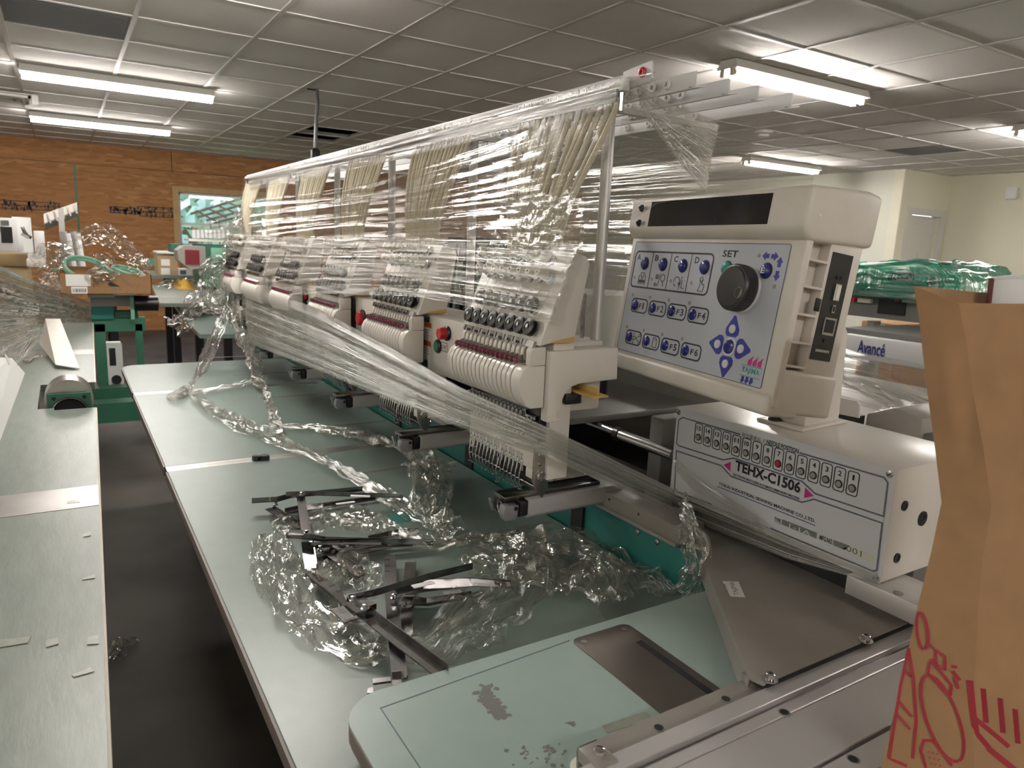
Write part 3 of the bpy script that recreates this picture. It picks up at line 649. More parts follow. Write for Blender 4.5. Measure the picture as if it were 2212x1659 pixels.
for y, i in ((.830, 0), (.902, 1), (.970, 2), (1.054, 3)):
    bz = 1.644
    tb = MB().ext([V((-3.72, y+a, bz+c)) for a, c in ((0, 0), (.022, .004), (.022, .006), (.002, .003), (.002, .024), (0, .024))], (2.88, 0, 0)).build('thread_bar', 'barwhite', mach, smooth=False)
    MB().box(-.853, -.846, y-.0006, y-.0002, bz+.001, bz+.003).build('bar_end', 'chrome', tb, smooth=False)
    for k in range(24):
        x = -.90-.012*i-k*.033-(.15 if k % 3 == 0 and i > 1 else 0)
        if k > 2 and (k*7+i*3) % 5 < 1: continue
        MB().torus((x-.03*i, y-.002, bz+.013), (0, 1, 0), .0052, .0028, 14, 6).build('eyelet', 'labelwhite', tb)
for k in range(6):
    x = -1.05-PITCH*k; MB().bar((x, .80, 1.642), (x, 1.10, 1.640), .014, .01).build('rack_arm', 'aluminium', mach)
# bowl-shaped spool tray and dark basket standing on the beam behind the first head
b_ = empty('white_tub', (-1.46, 1.15, 1.02), label='round white plastic tub with film over it behind the first head post', cat='tub')
MB().lathe([(.085, .14), (.105, .14), (.112, .20), (.125, .27), (.128, .27), (.116, .17), (.110, .135)], (-1.46, 1.15, 1.02), n=36).build('bowl', 'labelwhite', b_)
MB().lathe([(.107, .132), (.110, .132), (.110, .14), (.107, .14)], (-1.46, 1.15, 1.02), n=36).build('seam_ring', 'blackplastic', b_)
MB().cyl((-1.46, 1.15, 1.02), (-1.46, 1.15, 1.16), .05, n=20).build('stem', 'blackplastic', b_)
c_ = empty('wire_crate', (-1.87, 1.15, 1.02), label='dark slatted crate standing behind the head rack post', cat='crate')
for k in range(7):
    MB().bar((-2.05+k*.06, 1.02+.01*k, 1.02), (-2.01+k*.06, 1.03, 1.40), .03, .012, (0, 1, 0)).build('slat', 'blackplastic', c_, smooth=False)
for z in (1.06, 1.22, 1.385): MB().box(-2.08, -1.63, 1.04, 1.055, z, z+.03).build('crossbar', 'blackplastic', c_, smooth=False)
MB().box(-2.08, -1.63, 1.06, 1.26, 1.02, 1.30).build('green_bin', 'machinegreen', c_, bevel=.004)
# ================================================================ MACHINE TABLE (three boards with steel joint strips)
tab = empty('machine_table', (-1.9, .55, 0), label='long pale green laminate table top running in front of the machine heads', cat='table')
TY0, TY1 = .192, .915
def board(x0, x1, name='tabletop', rc=None):
    if rc:
        pl = [(x1, TY0), (x1, TY1), (x0, TY1)]+[(x0+rc+rc*math.cos(t), TY0+rc+rc*math.sin(t)) for t in [math.pi+math.pi/2*i/6 for i in range(7)]]
    else: pl = [(x1, TY0), (x1, TY1), (x0, TY1), (x0, TY0)]
    o = MB().ext([V((x, y, TZ-.022)) for x, y in pl], (0, 0, .022)).build(name, 'laminate', tab, bevel=.0015, seg=1); return o
board(-1.955, -.30); board(-2.955, -2.0); board(-3.63, -3.0, rc=.07)
MB().box(-1.955, -.30, TY0-.004, TY0, TZ-.024, TZ-.0005).build('edge_trim', 'edgebrown', tab, smooth=False)
MB().box(-2.955, -2.0, TY0-.004, TY0, TZ-.024, TZ-.0005).build('edge_trim', 'edgebrown', tab, smooth=False)
MB().box(-3.56, -3.0, TY0-.004, TY0, TZ-.024, TZ-.0005).build('edge_trim', 'edgebrown', tab, smooth=False)
for x in (-1.9775, -2.9775):
    for s_ in (-.0113, .0113): MB().box(x+s_-.0108, x+s_+.0108, TY0, TY1, TZ-.004, TZ-.0002).build('joint_strip', 'steel', tab, smooth=False)
    MB().box(x-.03, x+.03, TY0+.005, TY1, TZ-.03, TZ-.006).build('joint_batten', 'edgebrown', tab, smooth=False)
# arm slots cut in the back half, lined in dark
for k in range(6):
    x = HX+.016-PITCH*k
    MB().box(x-.12, x-.108, .60, .90, TZ-.0002, TZ+.0004).build('arm_slot', 'edgebrown', tab, smooth=False)
a = Zp(843, 1124, TZ); MB().box(a.x-.03, a.x+.025, a.y, a.y+.075, TZ-.0002, TZ+.0005).build('hand_slot', 'teal', tab, smooth=False)
for x in (-3.4, -2.3, -1.2):
    lg = MB().box(x-.025, x+.025, .42, .47, 0, TZ-.022).build('leg', 'blackplastic', tab, smooth=False)
MB().box(-3.5, -.5, .43, .46, TZ-.07, TZ-.022).build('support_rail', 'blackplastic', tab, smooth=False)
for q, r in (((553, 989), .011), ((571, 988), .014)):
    p = Zp(*q, TZ+.006)
    t = tag(MB().lathe([(r, 0), (r, .010), (r*.8, .013)], (p.x, p.y, TZ), n=16).build('black_knob', 'blackplastic'), 'small black plastic knob lying on the steel joint strip of the table' if r < .013 else 'larger black plastic knob lying on the steel joint strip of the table', 'knob')
# ================================================================ SIDE TABLE at the machine end
SZ = .84
sd = empty('side_table', (-.6, .6, 0), label='small raised green laminate table end with rounded corner and slotted steel plate', cat='table')
rc = .065; x0, y0 = -.774, .247
pl = [(-.5145, y0), (-.5145, .922), (x0, .922)]+[(x0+rc+rc*math.cos(t), y0+rc+rc*math.sin(t)) for t in [math.pi+math.pi/2*i/8 for i in range(9)]]
MB().ext([V((x, y, SZ-.024)) for x, y in pl], (0, 0, .0235)).build('edge_band', 'edgebrown', sd, bevel=.003)
ins = [(max(x, x0+.0022) if x < -.52 else x, max(y, y0+.0022)) for x, y in pl]
MB().ext([V((x, y, SZ-.002)) for x, y in ins], (0, 0, .002)).build('tabletop', 'laminate_side', sd, smooth=False)
for x, y in ((-.72, .35), (-.56, .35), (-.72, .88)): MB().cyl((x, y, TZ), (x, y, SZ-.024), .012, n=12).build('stand_off', 'blackplastic', sd)
FT = frame(V((0, 0, SZ)), V((1, 0, 0)), V((0, 1, 0)), V((0, 0, 1)))
a = Zp(822, 1530, SZ); b = Zp(1230, 1384, SZ); c = Zp(905, 1659, SZ)
stroke(FT, [(b.x, b.y), (a.x, a.y), (-.552, a.y)], .0012, .0002).build('inlay_line', 'inkgrey', sd, smooth=False)
q = [Zp(1232, 1384, SZ), Zp(1410, 1322, SZ)]
px0 = q[0].x; pya, pyb = q[0].y, .695
sx0, sx1, syc = Zp(1377, 1383, SZ).x, -.522, (Zp(1377, 1383, SZ).y+Zp(1530, 1498, SZ).y)/2
def plate_pts():
    r = .012; return [(px0+r+r*math.cos(t), pya+r+r*math.sin(t)) for t in [math.pi+math.pi/2*i/4 for i in range(5)]]+[(-.52, pya), (-.52, pyb)]+[(px0+r+r*math.cos(t), pyb-r+r*math.sin(t)) for t in [math.pi/2+math.pi/2*i/4 for i in range(5)]]
sp = MB().ext([V((x, y, SZ)) for x, y in plate_pts()], (0, 0, .0012)).build('slotted_plate', 'steel_brushed', sd, smooth=False)
MB().box(sx0+.004, sx1, syc-.0055, syc+.0055, SZ+.0012, SZ+.0016).build('slot', 'blackmatte', sp, smooth=False)
for x, y in ((px0+.014, pya+.014), (px0+.014, pyb-.016), (-.535, pya+.012)): MB().lathe([(.0045, .0012), (.0045, .0022), (.002, .0026)], (x, y, SZ), n=10).build('screw', 'steel', sp)
# tape residue and scuffs on the side table
def patch(pts, z, m, name, parent, seed=1, n=60, sz=.004):
    R_ = random.Random(seed); P = [Zp(*p, z) for p in pts]; b_ = MB()
    for i in range(n):
        u, v = R_.random(), R_.random(); c_ = P[0].lerp(P[1], u).lerp(P[3].lerp(P[2], u), v)
        w_, h_ = sz*R_.uniform(.4, 1.3), sz*R_.uniform(.3, 1.1); t = R_.uniform(0, 3)
        e = V((math.cos(t)*w_, math.sin(t)*w_, 0)); f_ = V((-math.sin(t)*h_, math.cos(t)*h_, 0))
        zz = V((0, 0, .0003+.00015*R_.random())); b_.add([c_-e-f_+zz, c_+e-f_+zz, c_+e+f_+zz, c_-e+f_+zz], [(0, 1, 2, 3)])
    return tag(b_.build(name, m, parent, smooth=False, recalc=False), kind='stuff')
patch([(1022, 1497), (1052, 1488), (1103, 1545), (1076, 1558)], SZ, 'residue', 'tape_residue', sd, 1, 130, .0035)
patch([(1028, 1480), (1060, 1476), (1080, 1490), (1040, 1500)], SZ, 'residue', 'tape_residue', sd, 2, 12, .003)
patch([(1090, 1620), (1220, 1600), (1260, 1659), (1110, 1659)], SZ, 'residue', 'tape_residue', sd, 3, 26, .0025)
patch([(1222, 1562), (1240, 1560), (1240, 1570), (1225, 1570)], SZ, 'residue', 'tape_residue', sd, 4, 8, .002)
tp = [Zp(*p, SZ) for p in ((1300, 1568), (1395, 1537), (1412, 1552), (1312, 1584))]
MB().ext([V((p.x, p.y, SZ+.0002)) for p in tp], (0, 0, .0002)).build('tape_strip', 'tape', sd, smooth=False)
# ---- aluminium end rail along the side table, with its flange and corner bracket
er = empty('end_rail', (-.45, .8, 0), label='grooved aluminium extrusion rail along the right end of the machine', cat='rail')
def rp(x0, x1, z0, z1, name, m, y0=.36, y1=1.30): return MB().box(x0, x1, y0, y1, z0, z1).build(name, m, er, bevel=.001, seg=1)
rp(-.548, -.514, SZ+.001, .858, 'flange', 'greypaint', .455, .818)
rp(-.514, -.491, .80, .866, 'top_lip', 'aluminium'); rp(-.491, -.486, .80, .858, 'groove', 'darksteel')
rp(-.486, -.470, .80, .861, 'ledge', 'aluminium'); rp(-.470, -.399, .80, .8595, 'face', 'aluminium'); rp(-.399, -.394, .80, .852, 'groove', 'darksteel'); rp(-.394, -.362, .80, .8595, 'ledge', 'aluminium')
rp(-.50, -.37, .0, .80, 'upright', 'blackplastic', .95, 1.2)
for q, z in (((1423, 1572), .8583), ((1568, 1510), .8583), ((1694, 1539), .861), ((1843, 1640), .8595)):
    p = Zp(*q, z); h = MB().lathe([(.0075, 0), (.0075, .0004), (.005, .0005)], (p.x, p.y, z), n=14).build('hole_rim', 'chrome' if z > .8584 else 'greypaint', er)
    MB().lathe([(.0055, .0004), (.0055, .0008)], (p.x, p.y, z), n=14).build('screw_hole', 'blackmatte', h)
p = Zp(1320, 1612, .868)
bk = MB().box(p.x-.018, p.x+.020, .440, .468, .852, .868).box(p.x-.018, p.x-.013, .440, .468, SZ+.001, .868).build('corner_bracket', 'greypaint', er, bevel=.002)
MB().lathe([(.0075, 0), (.0065, .004), (.002, .0055)], (p.x+.002, .456, .868), n=14).build('screw', 'chrome', bk)
p = Zp(1262, 1652, SZ+.002)
c_ = empty('cream_tab', p, label='cream plastic tab with a red pin lying by the corner bracket', cat='clip')
MB().lathe([(.018, 0), (.018, .002), (.016, .003)], (p.x+.004, p.y, SZ+.0005), n=20).build('disc', 'tagcream', c_); MB().lathe([(.0035, 0), (.0035, .004), (.001, .005)], (p.x-.008, p.y+.012, SZ+.0035), n=8).build('pin', 'red', c_)
# ---- grey folded cover plate under the control box, with sticker and bolts
GZ = .872
cvp = empty('cover_plate', (-.66, .95, 0), label='folded grey painted cover plate with a small white sticker and socket bolts', cat='cover')
P = [Zp(*p_, GZ) for p_ in ((1617, 1463), (1652, 1486))]
gp = [(P[0].x, P[0].y), (-.514, P[0].y+.005), (-.514, 1.30), (Zp(1506, 1125, GZ).x, 1.30), (Zp(1506, 1125, GZ).x, Zp(1506, 1125, GZ).y), (Zp(1521, 1215, GZ).x, Zp(1521, 1215, GZ).y)]
MB().ext([V((x, y, GZ-.004)) for x, y in gp], (0, 0, .004)).build('top_sheet', 'greypaint', cvp, bevel=.0015)
MB().ext([V((gp[0][0], gp[0][1], GZ-.003)), V((gp[5][0], gp[5][1], GZ-.003)), V((gp[5][0]-.004, gp[5][1], SZ+.001)), V((gp[0][0]-.004, gp[0][1], SZ+.001))], (.002, 0, 0)).build('front_fold', 'greypaint', cvp, smooth=False)
ff_ = min(1, (.921-gp[5][1])/(gp[4][1]-gp[5][1])); fx_ = gp[5][0]+(gp[4][0]-gp[5][0])*ff_
MB().ext([V((gp[5][0], gp[5][1], GZ-.003)), V((fx_, .921, GZ-.003)), V((fx_-.004, .921, SZ+.001)), V((gp[5][0]-.004, gp[5][1], SZ+.001))], (.002, 0, 0)).build('front_fold', 'greypaint', cvp, smooth=False)
MB().box(gp[0][0], -.549, P[0].y+.006, P[0].y+.012, SZ+.0004, GZ-.004).build('stiffener', 'greypaint', cvp, smooth=False)
MB().box(-.5165, -.5115, P[0].y+.01, 1.30, .85, .8705).build('gap_shade', 'blackmatte', cvp, smooth=False)  # added black strip that paints the shade of the gap along the rail
for q in ((1663, 1468), (1870, 1384), (1966, 1342)):
    p = Zp(*q, GZ); w_ = MB().lathe([(.010, 0), (.010, .0012), (.006, .0014), (.006, .009), (.0055, .0095)], (p.x, p.y, GZ), n=16).build('socket_bolt', 'chrome', cvp)
    MB().lathe([(.003, .0093), (.003, .0098)], (p.x, p.y, GZ), n=6).build('socket', 'blackmatte', w_)
S4 = [Zp(*p_, GZ) for p_ in ((1561, 1256), (1595, 1257), (1610, 1291), (1578, 1289))]
stk = MB().ext([V((p.x, p.y, GZ+.0002)) for p in S4], (0, 0, .0004)).build('sticker', 'labelwhite', cvp, smooth=False)
u_ = (S4[1]-S4[2]).normalized(); v_ = V((0, 0, 1)).cross(u_); o_ = S4[3]-u_*0
FS_ = frame(V((S4[2].x, S4[2].y, GZ+.0006)), u_, v_, V((0, 0, 1)))
sl = (S4[2]-S4[1]).length
text('TAJIMA', FS_, .08*sl, .006, .85*sl, .010, 'inkgrey', stk, lift=.0002); text('V 356', FS_, .25*sl, .023, .5*sl, .005, 'inkgrey', stk, lift=.0002)
# ================================================================ NEEDLE POSITION BOX
BX0, BX1, BYF, BZ0, BZ1 = -1.004, -.555, 1.018, .920, 1.099
BYB = max(1.25, Zp(1831.7, 910, BZ1).y)
nbx = empty('control_box', (-.78, 1.1, GZ), label='ivory control box with numbered needle lights and printed grey front plate', cat='control box')
MB().box(BX0, BX1, BYF+.0015, BYB, BZ0, BZ1).build('case', 'ivory_smooth', nbx, bevel=.003)
FB = frame(V((0, BYF, 0)), V((1, 0, 0)), V((0, 0, 1)), V((0, -1, 0)))
fp = MB().box(BX0, BX1, BYF, BYF+.0015, BZ0, BZ1).build('face_plate', 'facegrey', nbx, smooth=False)
def b7(x, y): p = Yp(1420+x/3.456, 800+y/3.456, BYF); return (p.x, p.z)
def lam(*pts): return [b7(*p) for p in pts]
for q in ((160, 312), (1737, 775), (1632, 1552), (118, 900)):
    x, z = b7(*q); s_ = MB().lathe([(.0055, 0), (.0055, .001), (.003, .0018)], (x, BYF, z), (0, -1, 0), 12).build('screw', 'chrome', fp)
    stroke(FB, [(x-.004, z-.003), (x+.004, z+.003)], .0012, .0016).build('screw_slot', 'blackmatte', s_, smooth=False)
LW = .0024
stroke(FB, lam((620, 478), (190, 352), (160, 372), (145, 545), (160, 562), (490, 668), (570, 655), (1080, 828), (1180, 920), (1690, 1090), (1722, 840), (1695, 800), (1062, 615)), LW).build('border_line', 'inkgrey', fp, smooth=False)
stroke(FB, lam((410, 1002), (150, 905), (130, 880), (143, 600), (480, 712), (550, 790), (1080, 985), (1170, 962), (1680, 1140), (1640, 1490), (1610, 1500), (845, 1178)), LW).build('border_line', 'inkgrey', fp, smooth=False)
def t7(body, x, y, x2, y2, hgt, m, bold=True, **k):
    a = b7(x, y); b = b7(x2, y2); return text(body, FB, a[0], a[1], b[0]-a[0], hgt, m, fp, bold, **k)
t7('\u91dd\u4f4d\u7f6e\u8868\u793a', 632, 495, 772, 532, .0085, 'inkblack', False); t7('/', 788, 540, 800, 540, .008, 'inkblack', False); t7('NEEDLE POSITION', 815, 550, 1056, 612, .0085, 'inkblack')
t7('TEHX-C1506', 580, 745, 1065, 925, .020, 'inkblack', thick=.035)
t7('ELECTRONIC MULTI HEAD AUTOMATIC EMBROIDERY MACHINE', 568, 785, 1062, 958, .0045, 'inkblack')
t7('TOKAI INDUSTRIAL SEWING MACHINE CO.,LTD.', 458, 858, 1180, 1130, .0068, 'inkblack')
a, b = b7(450, 866), b7(1182, 1145); stroke(FB, [a, (b[0], a[1]-.0005)], .0012).build('underline', 'inkblue', fp, smooth=False)
t7('TYPE', 872, 1128, 922, 1142, .0085, 'inkblack'); t7('MFG.NO.', 1210, 1262, 1310, 1295, .0085, 'inkblack'); t7('MADE IN JAPAN', 725, 1142, 833, 1178, .004, 'inkblack', False)
def quadp(pts, m, name, lift=.0005): return flat(FB, [lam(*pts)], lift).build(name, m, fp, smooth=False)
quadp(((933, 1112), (1192, 1212), (1188, 1255), (930, 1150)), 'engravedgrey', 'type_strip'); quadp(((1317, 1265), (1440, 1310), (1400, 1340), (1314, 1305)), 'engravedgrey', 'number_strip'); quadp(((1440, 1310), (1617, 1385), (1610, 1430), (1380, 1330)), 'tagcream', 'number_tag')
t7('1-1A', 985, 1172, 1145, 1225, .0075, 'facegrey', False, lift=.0009); t7('001', 1410, 1345, 1525, 1385, .0095, 'inkgrey', False, lift=.0009)
quadp(((497, 705), (550, 682), (545, 752)), 'magenta', 'arrow_left'); quadp(((1105, 875), (1168, 938), (1097, 952)), 'magenta', 'arrow_right')
xs = [(308, 475), (377, 497), (445, 518), (518, 541), (591, 565), (667, 589), (745, 613), (827, 638), (911, 666), (995, 693), (1083, 722), (1174, 750), (1267, 779), (1362, 810), (1460, 840)]
a, b = b7(*xs[0]), b7(*xs[-1])
for i in range(15):
    x = a[0]+(b[0]-a[0])*i/14; z = (a[1]+b[1])/2
    w_ = .0092
    stroke(FB, rrect(x-w_, x+w_, z-.019, z+.019, .004), .0014, closed=True).build('number_frame', 'inkblack', fp, smooth=False)
    s_ = str(15-i); ww = .010 if len(s_) == 2 else .0062
    if s_ == '1': ww = .0036
    text(s_, FB, x-ww/2, z+.0055, ww, .0085, 'inkblack', fp, s_ != '1')
    ring = MB().lathe([(.0066, 0), (.0066, .001), (.005, .0014)], (x, BYF, z-.0075), (0, -1, 0), 18).build('light_ring', 'inkblack', fp)
    MB().lathe([(.0052, .0008), (.0046, .0022), (.002, .0028)], (x, BYF, z-.0075), (0, -1, 0), 16).build('indicator', 'red' if s_ == '7' else 'ledoff', ring)
for q in ((1842, 1010), (1975, 1105), (1785, 1400)):
    p = Xp(1420+q[0]/3.456, 800+q[1]/3.456, BX1); r = .008 if q[0] != 1975 else .012
    w_ = MB().lathe([(r, 0), (r, .002), (r*.6, .0025), (r*.5, .001)], (BX1, p.y, p.z), (1, 0, 0), 18).build('side_bolt', 'blackplastic', nbx)
MB().box(BX0-.008, BX0, BYF+.02, BYF+.06, .99, 1.04).build('side_clip', 'ivory', nbx, bevel=.002)
rb = MB().box(-.60, -.46, 1.004, 1.09, .888, BZ0-.001).build('mount_rail', 'aluminium', nbx, bevel=.0015)
for x in (-.525, -.475): MB().lathe([(.007, 0), (.007, .001), (.004, .0012)], (x, 1.016, BZ0-.001), n=14).build('rail_screw', 'darksteel', rb)
MB().box(-.96, -.60, 1.05, 1.2, GZ, BZ0).build('mount_block', 'blackplastic', nbx, smooth=False)
# ================================================================ OPERATION PANEL
yaw, tilt, roll = math.radians(-9.5536), math.radians(7.6125), math.radians(.2246)
u0 = V((math.cos(yaw), math.sin(yaw), 0)); m0 = V((math.sin(yaw), -math.cos(yaw), 0)); v0 = V((0, 0, 1))*math.cos(tilt)-m0*math.sin(tilt)
PU = u0*math.cos(roll)+v0*math.sin(roll); PV = v0*math.cos(roll)-u0*math.sin(roll); PN = PU.cross(PV); PO = V((-1.154, 1.013, 1.415))
FP = frame(PO, PU, PV, PN)
pan = empty('operation_panel', (-.83, 1.15, BZ1), label='ivory operation panel with grey keypad, blue buttons and a jog dial on a stand', cat='control panel')
def L(u, v, n): return FP @ V((u, v, n))
def lbox(u0_, u1_, v0_, v1_, n0_, n1_, b=None):
    b = b or MB(); return b.add([L(u, v, n) for n in (n0_, n1_) for u, v in ((u0_, v0_), (u1_, v0_), (u1_, v1_), (u0_, v1_))], [(0, 3, 2, 1), (4, 5, 6, 7), (0, 1, 5, 4), (1, 2, 6, 5), (2, 3, 7, 6), (3, 0, 4, 7)])
def PLn(px, py, n):
    r = FP.to_3x3().inverted() @ ray(px, py); o = FP.inverted() @ CAM; t = (n-o.z)/r.z; q = o+r*t; return (q.x, q.y)
def p6(x, y, n=0): return PLn(1300+x/3.6867, 380+y/3.6867, n)
lbox(-.016, .446, -.235, .02, -.116, -.002).build('back_shell', 'ivory', pan, bevel=.004)
lbox(-.018, .470, -.248, .022, -.014, 0).build('front_frame', 'ivory', pan, bevel=.004, seg=3)
lbox(.40, .467, -.195, .022, -.116, -.050).build('port_column', 'ivory', pan, bevel=.004)
lbox(-.018, .470, -.256, -.186, -.124, -.004).build('foot_block', 'ivory', pan, bevel=.008, seg=3)
lbox(-.018, .468, -.262, -.228, -.06, .006).build('front_sill', 'ivory', pan, bevel=.008, seg=3)
for v in (-.018, -.058, -.100, -.143, -.180): lbox(.44, .4675, v-.0018, v+.0018, -.052, -.010).build('cooling_rib', 'ivory', pan, smooth=False)
hd = MB().hexa([L(-.020, v, n) for n, v in ((.016, .086), (.016, .021), (.001, .006), (-.128, .016), (-.128, .094), (-.10, .098))], [L(.474, v, n) for n, v in ((.016, .086), (.016, .021), (.001, .006), (-.128, .016), (-.128, .094), (-.10, .098))]).build('hood', 'ivory', pan, bevel=.008, seg=3)
MB().hexa([L(.056, .029, .0155), L(.395, .029, .0155), L(.395, .077, .0155), L(.056, .077, .0155)], [L(.056, .029, .0168), L(.395, .029, .0168), L(.395, .077, .0168), L(.056, .077, .0168)]).build('display', 'screen', hd, smooth=False)
for v, bd in ((.066, 'AS'), (.036, 'FB')):
    l_ = MB().lathe([(.0075, 0), (.0065, .003), (.003, .005), (.0025, .007)], L(.022, v, .016), PN, 14).build('status_lamp', 'blackplastic', hd)
    text(bd, FP @ T(0, 0, .016), .034, v-.004, .010, .0075, 'inkblack', hd)
kp = MB().hexa([L(u, v, 0) for u, v in rrect(0, .44, -.223, .001, .004)], [L(u, v, .0008) for u, v in rrect(0, .44, -.223, .001, .004)]).build('keypad', 'keypad', pan, smooth=False)
stroke(FP, rrect(.0, .44, -.223, .001, .004), .0012, .0008, True).build('keypad_edge', 'inkgrey', kp, smooth=False)
KL = .0009
bl = MB().lathe([(.0130, 0), (.0130, .0012), (.0122, .0016)], (0, 0, 0), n=24).mesh('button_bezel'); bl.materials.append(MATS['inkblack'])
bt = MB().lathe([(.0118, .001), (.0116, .0026), (.0100, .0046), (.0070, .0060), (.003, .0065)], (0, 0, 0), n=24).mesh('push_button'); bt.materials.append(MATS['bluebutton'])
bs = MB().lathe([(.0102, .0006), (.0100, .002), (.0082, .0038), (.0045, .0046), (.001, .0048)], (0, 0, 0), n=20).mesh('function_button'); bs.materials.append(MATS['bluebutton'])
btt = MB().lathe([(.0118, .001), (.0116, .0026), (.0100, .0046), (.0070, .0060), (.003, .0065)], (0, 0, 0), n=24).mesh('set_button'); btt.materials.append(MATS['tealbutton'])
KI = WM[kp.name].inverted()
def key(me, name, u, v): return place(name, me, kp, KI @ FP @ T(u, v, .0008))
U4 = (.0415, .1062, .171, .2358)
GR = (.008, .262, -.0905, -.0185)
stroke(FP, rrect(*GR[:2], *GR[2:], .010), .0032, KL, True).build('group_frame', 'inkblack', kp, smooth=False)
for i in range(1, 4): x = GR[0]+(GR[1]-GR[0])*i/4; stroke(FP, [(x, GR[2]), (x, GR[3])], .0016, KL).build('divider', 'inkblack', kp, smooth=False)
for i, ch in enumerate('ABCD'):
    key(bl, 'button_bezel', U4[i]+.006, -.042); key(bt, 'push_button', U4[i]+.006, -.042)
    text(ch, FP, U4[i]-.026, -.036, .0125, .0115, 'inkblack', kp, True, lift=KL)
LEDs = [(U4[i]-.024, -.072) for i in range(4)]+[(U4[i]-.018, -.108) for i in range(4)]+[(U4[i]-.018, -.174) for i in range(4)]+[PLn(1300+1257/3.6867, 380+636/3.6867, 0), PLn(1300+1377/3.6867, 380+882/3.6867, 0)]
for q in LEDs: flat(FP, [[(q[0]+.0036*math.cos(t*.628), q[1]+.0036*math.sin(t*.628)) for t in range(10)]], KL).build('led', 'ledoff', kp, smooth=False)
for row, v in ((0, -.1275), (1, -.1930)):
    for i in range(4):
        u = U4[i]-.002; stroke(FP, rrect(u-.0125, u+.044, v-.0135, v+.0135, .009), .0026, KL, True).build('key_outline', 'inkblack', kp, smooth=False)
        key(bs, 'function_button', u, v)
        if row == 0: text('F', FP, u+.0155, v-.005, .0085, .010, 'inkblack', kp, True, lift=KL); text(str(i+1), FP, u+.027, v-.006, .0095 if i else .0052, .013, 'inkblack', kp, i > 0, lift=KL)
        elif i > 1: text('F', FP, u+.0155, v-.005, .0085, .010, 'inkblack', kp, True, lift=KL); text(str(i+3), FP, u+.027, v-.006, .0095, .013, 'inkblack', kp, True, lift=KL)
def circ(cx_, cy_, r, n=14, a0=0, a1=6.2832, e=1): return [(cx_+r*math.cos(a0+(a1-a0)*i/n), cy_+r*e*math.sin(a0+(a1-a0)*i/n)) for i in range(n+(0 if abs(a1-a0) > 6.2 else 1))]
def sym(*bs): merge(*bs).build('key_symbol', 'inkblack', kp, smooth=False)
SW = .0011
def S(p, c=False, w_=SW): return stroke(FP, p, w_, KL, c)
u = U4[0]+.004; sym(S([(u-.006, -.0615), (u+.008, -.0615), (u+.001, -.0735)], True), S([(u-.005, -.067), (u-.011, -.067), (u-.011, -.083), (u+.013, -.083), (u+.013, -.067), (u+.007, -.067)]), flat(FP, [rrect(u-.009, u+.011, -.081, -.0755, .001)], KL))
u = U4[1]+.002; sym(*[S([(u-.013+.0028*k, -.062), (u-.013+.0028*k, -.071)]) for k in range(4)], S([(u+.001, -.060), (u-.003, -.085)]), S(circ(u+.011, -.068, .0068), True, .0014), S([(u+.012, -.075), (u+.015, -.084)], w_=.0016), S([(u-.013, -.079), (u-.010, -.082), (u-.013, -.085), (u-.016, -.082)], True), S([(u-.009, -.079), (u-.006, -.082), (u-.009, -.085)]))
u = U4[2]+.002; sym(S(circ(u-.007, -.072, .009, 12, -.6, 3.3), w_=.0015), S(circ(u-.007, -.072, .009, 4, 3.6, 4.5), w_=.0015), flat(FP, [[(u+.004, -.074), (u+.0005, -.0795), (u-.0015, -.074)]], KL), S([(u+.008, -.061), (u+.002, -.086)]), S([(u+.010, -.068), (u+.010, -.083), (u+.020, -.083)]), *[flat(FP, [circ(u+.012+.006*(k % 2), -.064-.005*k, .0008, 6)], KL) for k in range(4)])
u = U4[3]+.004; sym(S(circ(u, -.064, .0045, 10), True), S([(u-.0025, -.064), (u-.0025, -.076), (u-.006, -.085), (u+.008, -.085), (u+.010, -.074), (u+.0075, -.072), (u+.005, -.0735), (u+.0025, -.071), (u+.0025, -.064)]))
u, v = U4[0]-.002+.028, -.193; sym(S([(u-.008, v+.004), (u+.008, v-.006)]), S([(u-.008, v-.004), (u+.008, v+.006)]), S(circ(u+.0105, v+.0075, .003, 8), True), S(circ(u+.0105, v-.0075, .003, 8), True), *[S([(u-.011, v+.010-.006*k), (u-.011, v+.0065-.006*k)], w_=.002) for k in range(4)])
u, v = U4[1]-.002+.028, -.193; sym(S([(u-.006, v+.009), (u+.003, v+.009), (u+.007, v+.006), (u+.007, v-.009), (u-.006, v-.009)], True, .0013), S([(u-.003, v+.005), (u+.004, v+.005)]))
text('SET', FP, *[c+d for c, d in zip(p6(962, 645), (0, .0))], p6(1085, 640)[0]-p6(962, 640)[0], .0115, 'inkblack', kp, True, lift=KL)
c = p6(1003, 735, .004); key(bl, 'button_bezel', .302, -.0415); key(btt, 'set_button', .302, -.0415)
c = (.398, -.041); key(bl, 'button_bezel', *c); b_ = key(bt, 'push_button', *c); text('E', FP @ T(0, 0, .0073), c[0]-.005, c[1]-.005, .009, .009, 'labelwhite', b_, True)
def arrow(c, ang, s_=.0085):
    r = lambda x, y: (c[0]+x*math.cos(ang)-y*math.sin(ang), c[1]+x*math.sin(ang)+y*math.cos(ang))
    flat(FP, [[r(s_, 0), r(0, s_*.85), r(0, s_*.42), r(-s_*.85, s_*.42), r(-s_*.85, -s_*.42), r(0, -s_*.42), r(0, -s_*.85)]], KL).build('arrow', 'blueprint', kp, smooth=False)
for q, a in (((1313, 638), math.pi), ((1380, 642), 0), ((1420, 690), math.pi/2), ((1397, 795), -math.pi/2)): arrow(p6(*q), a)
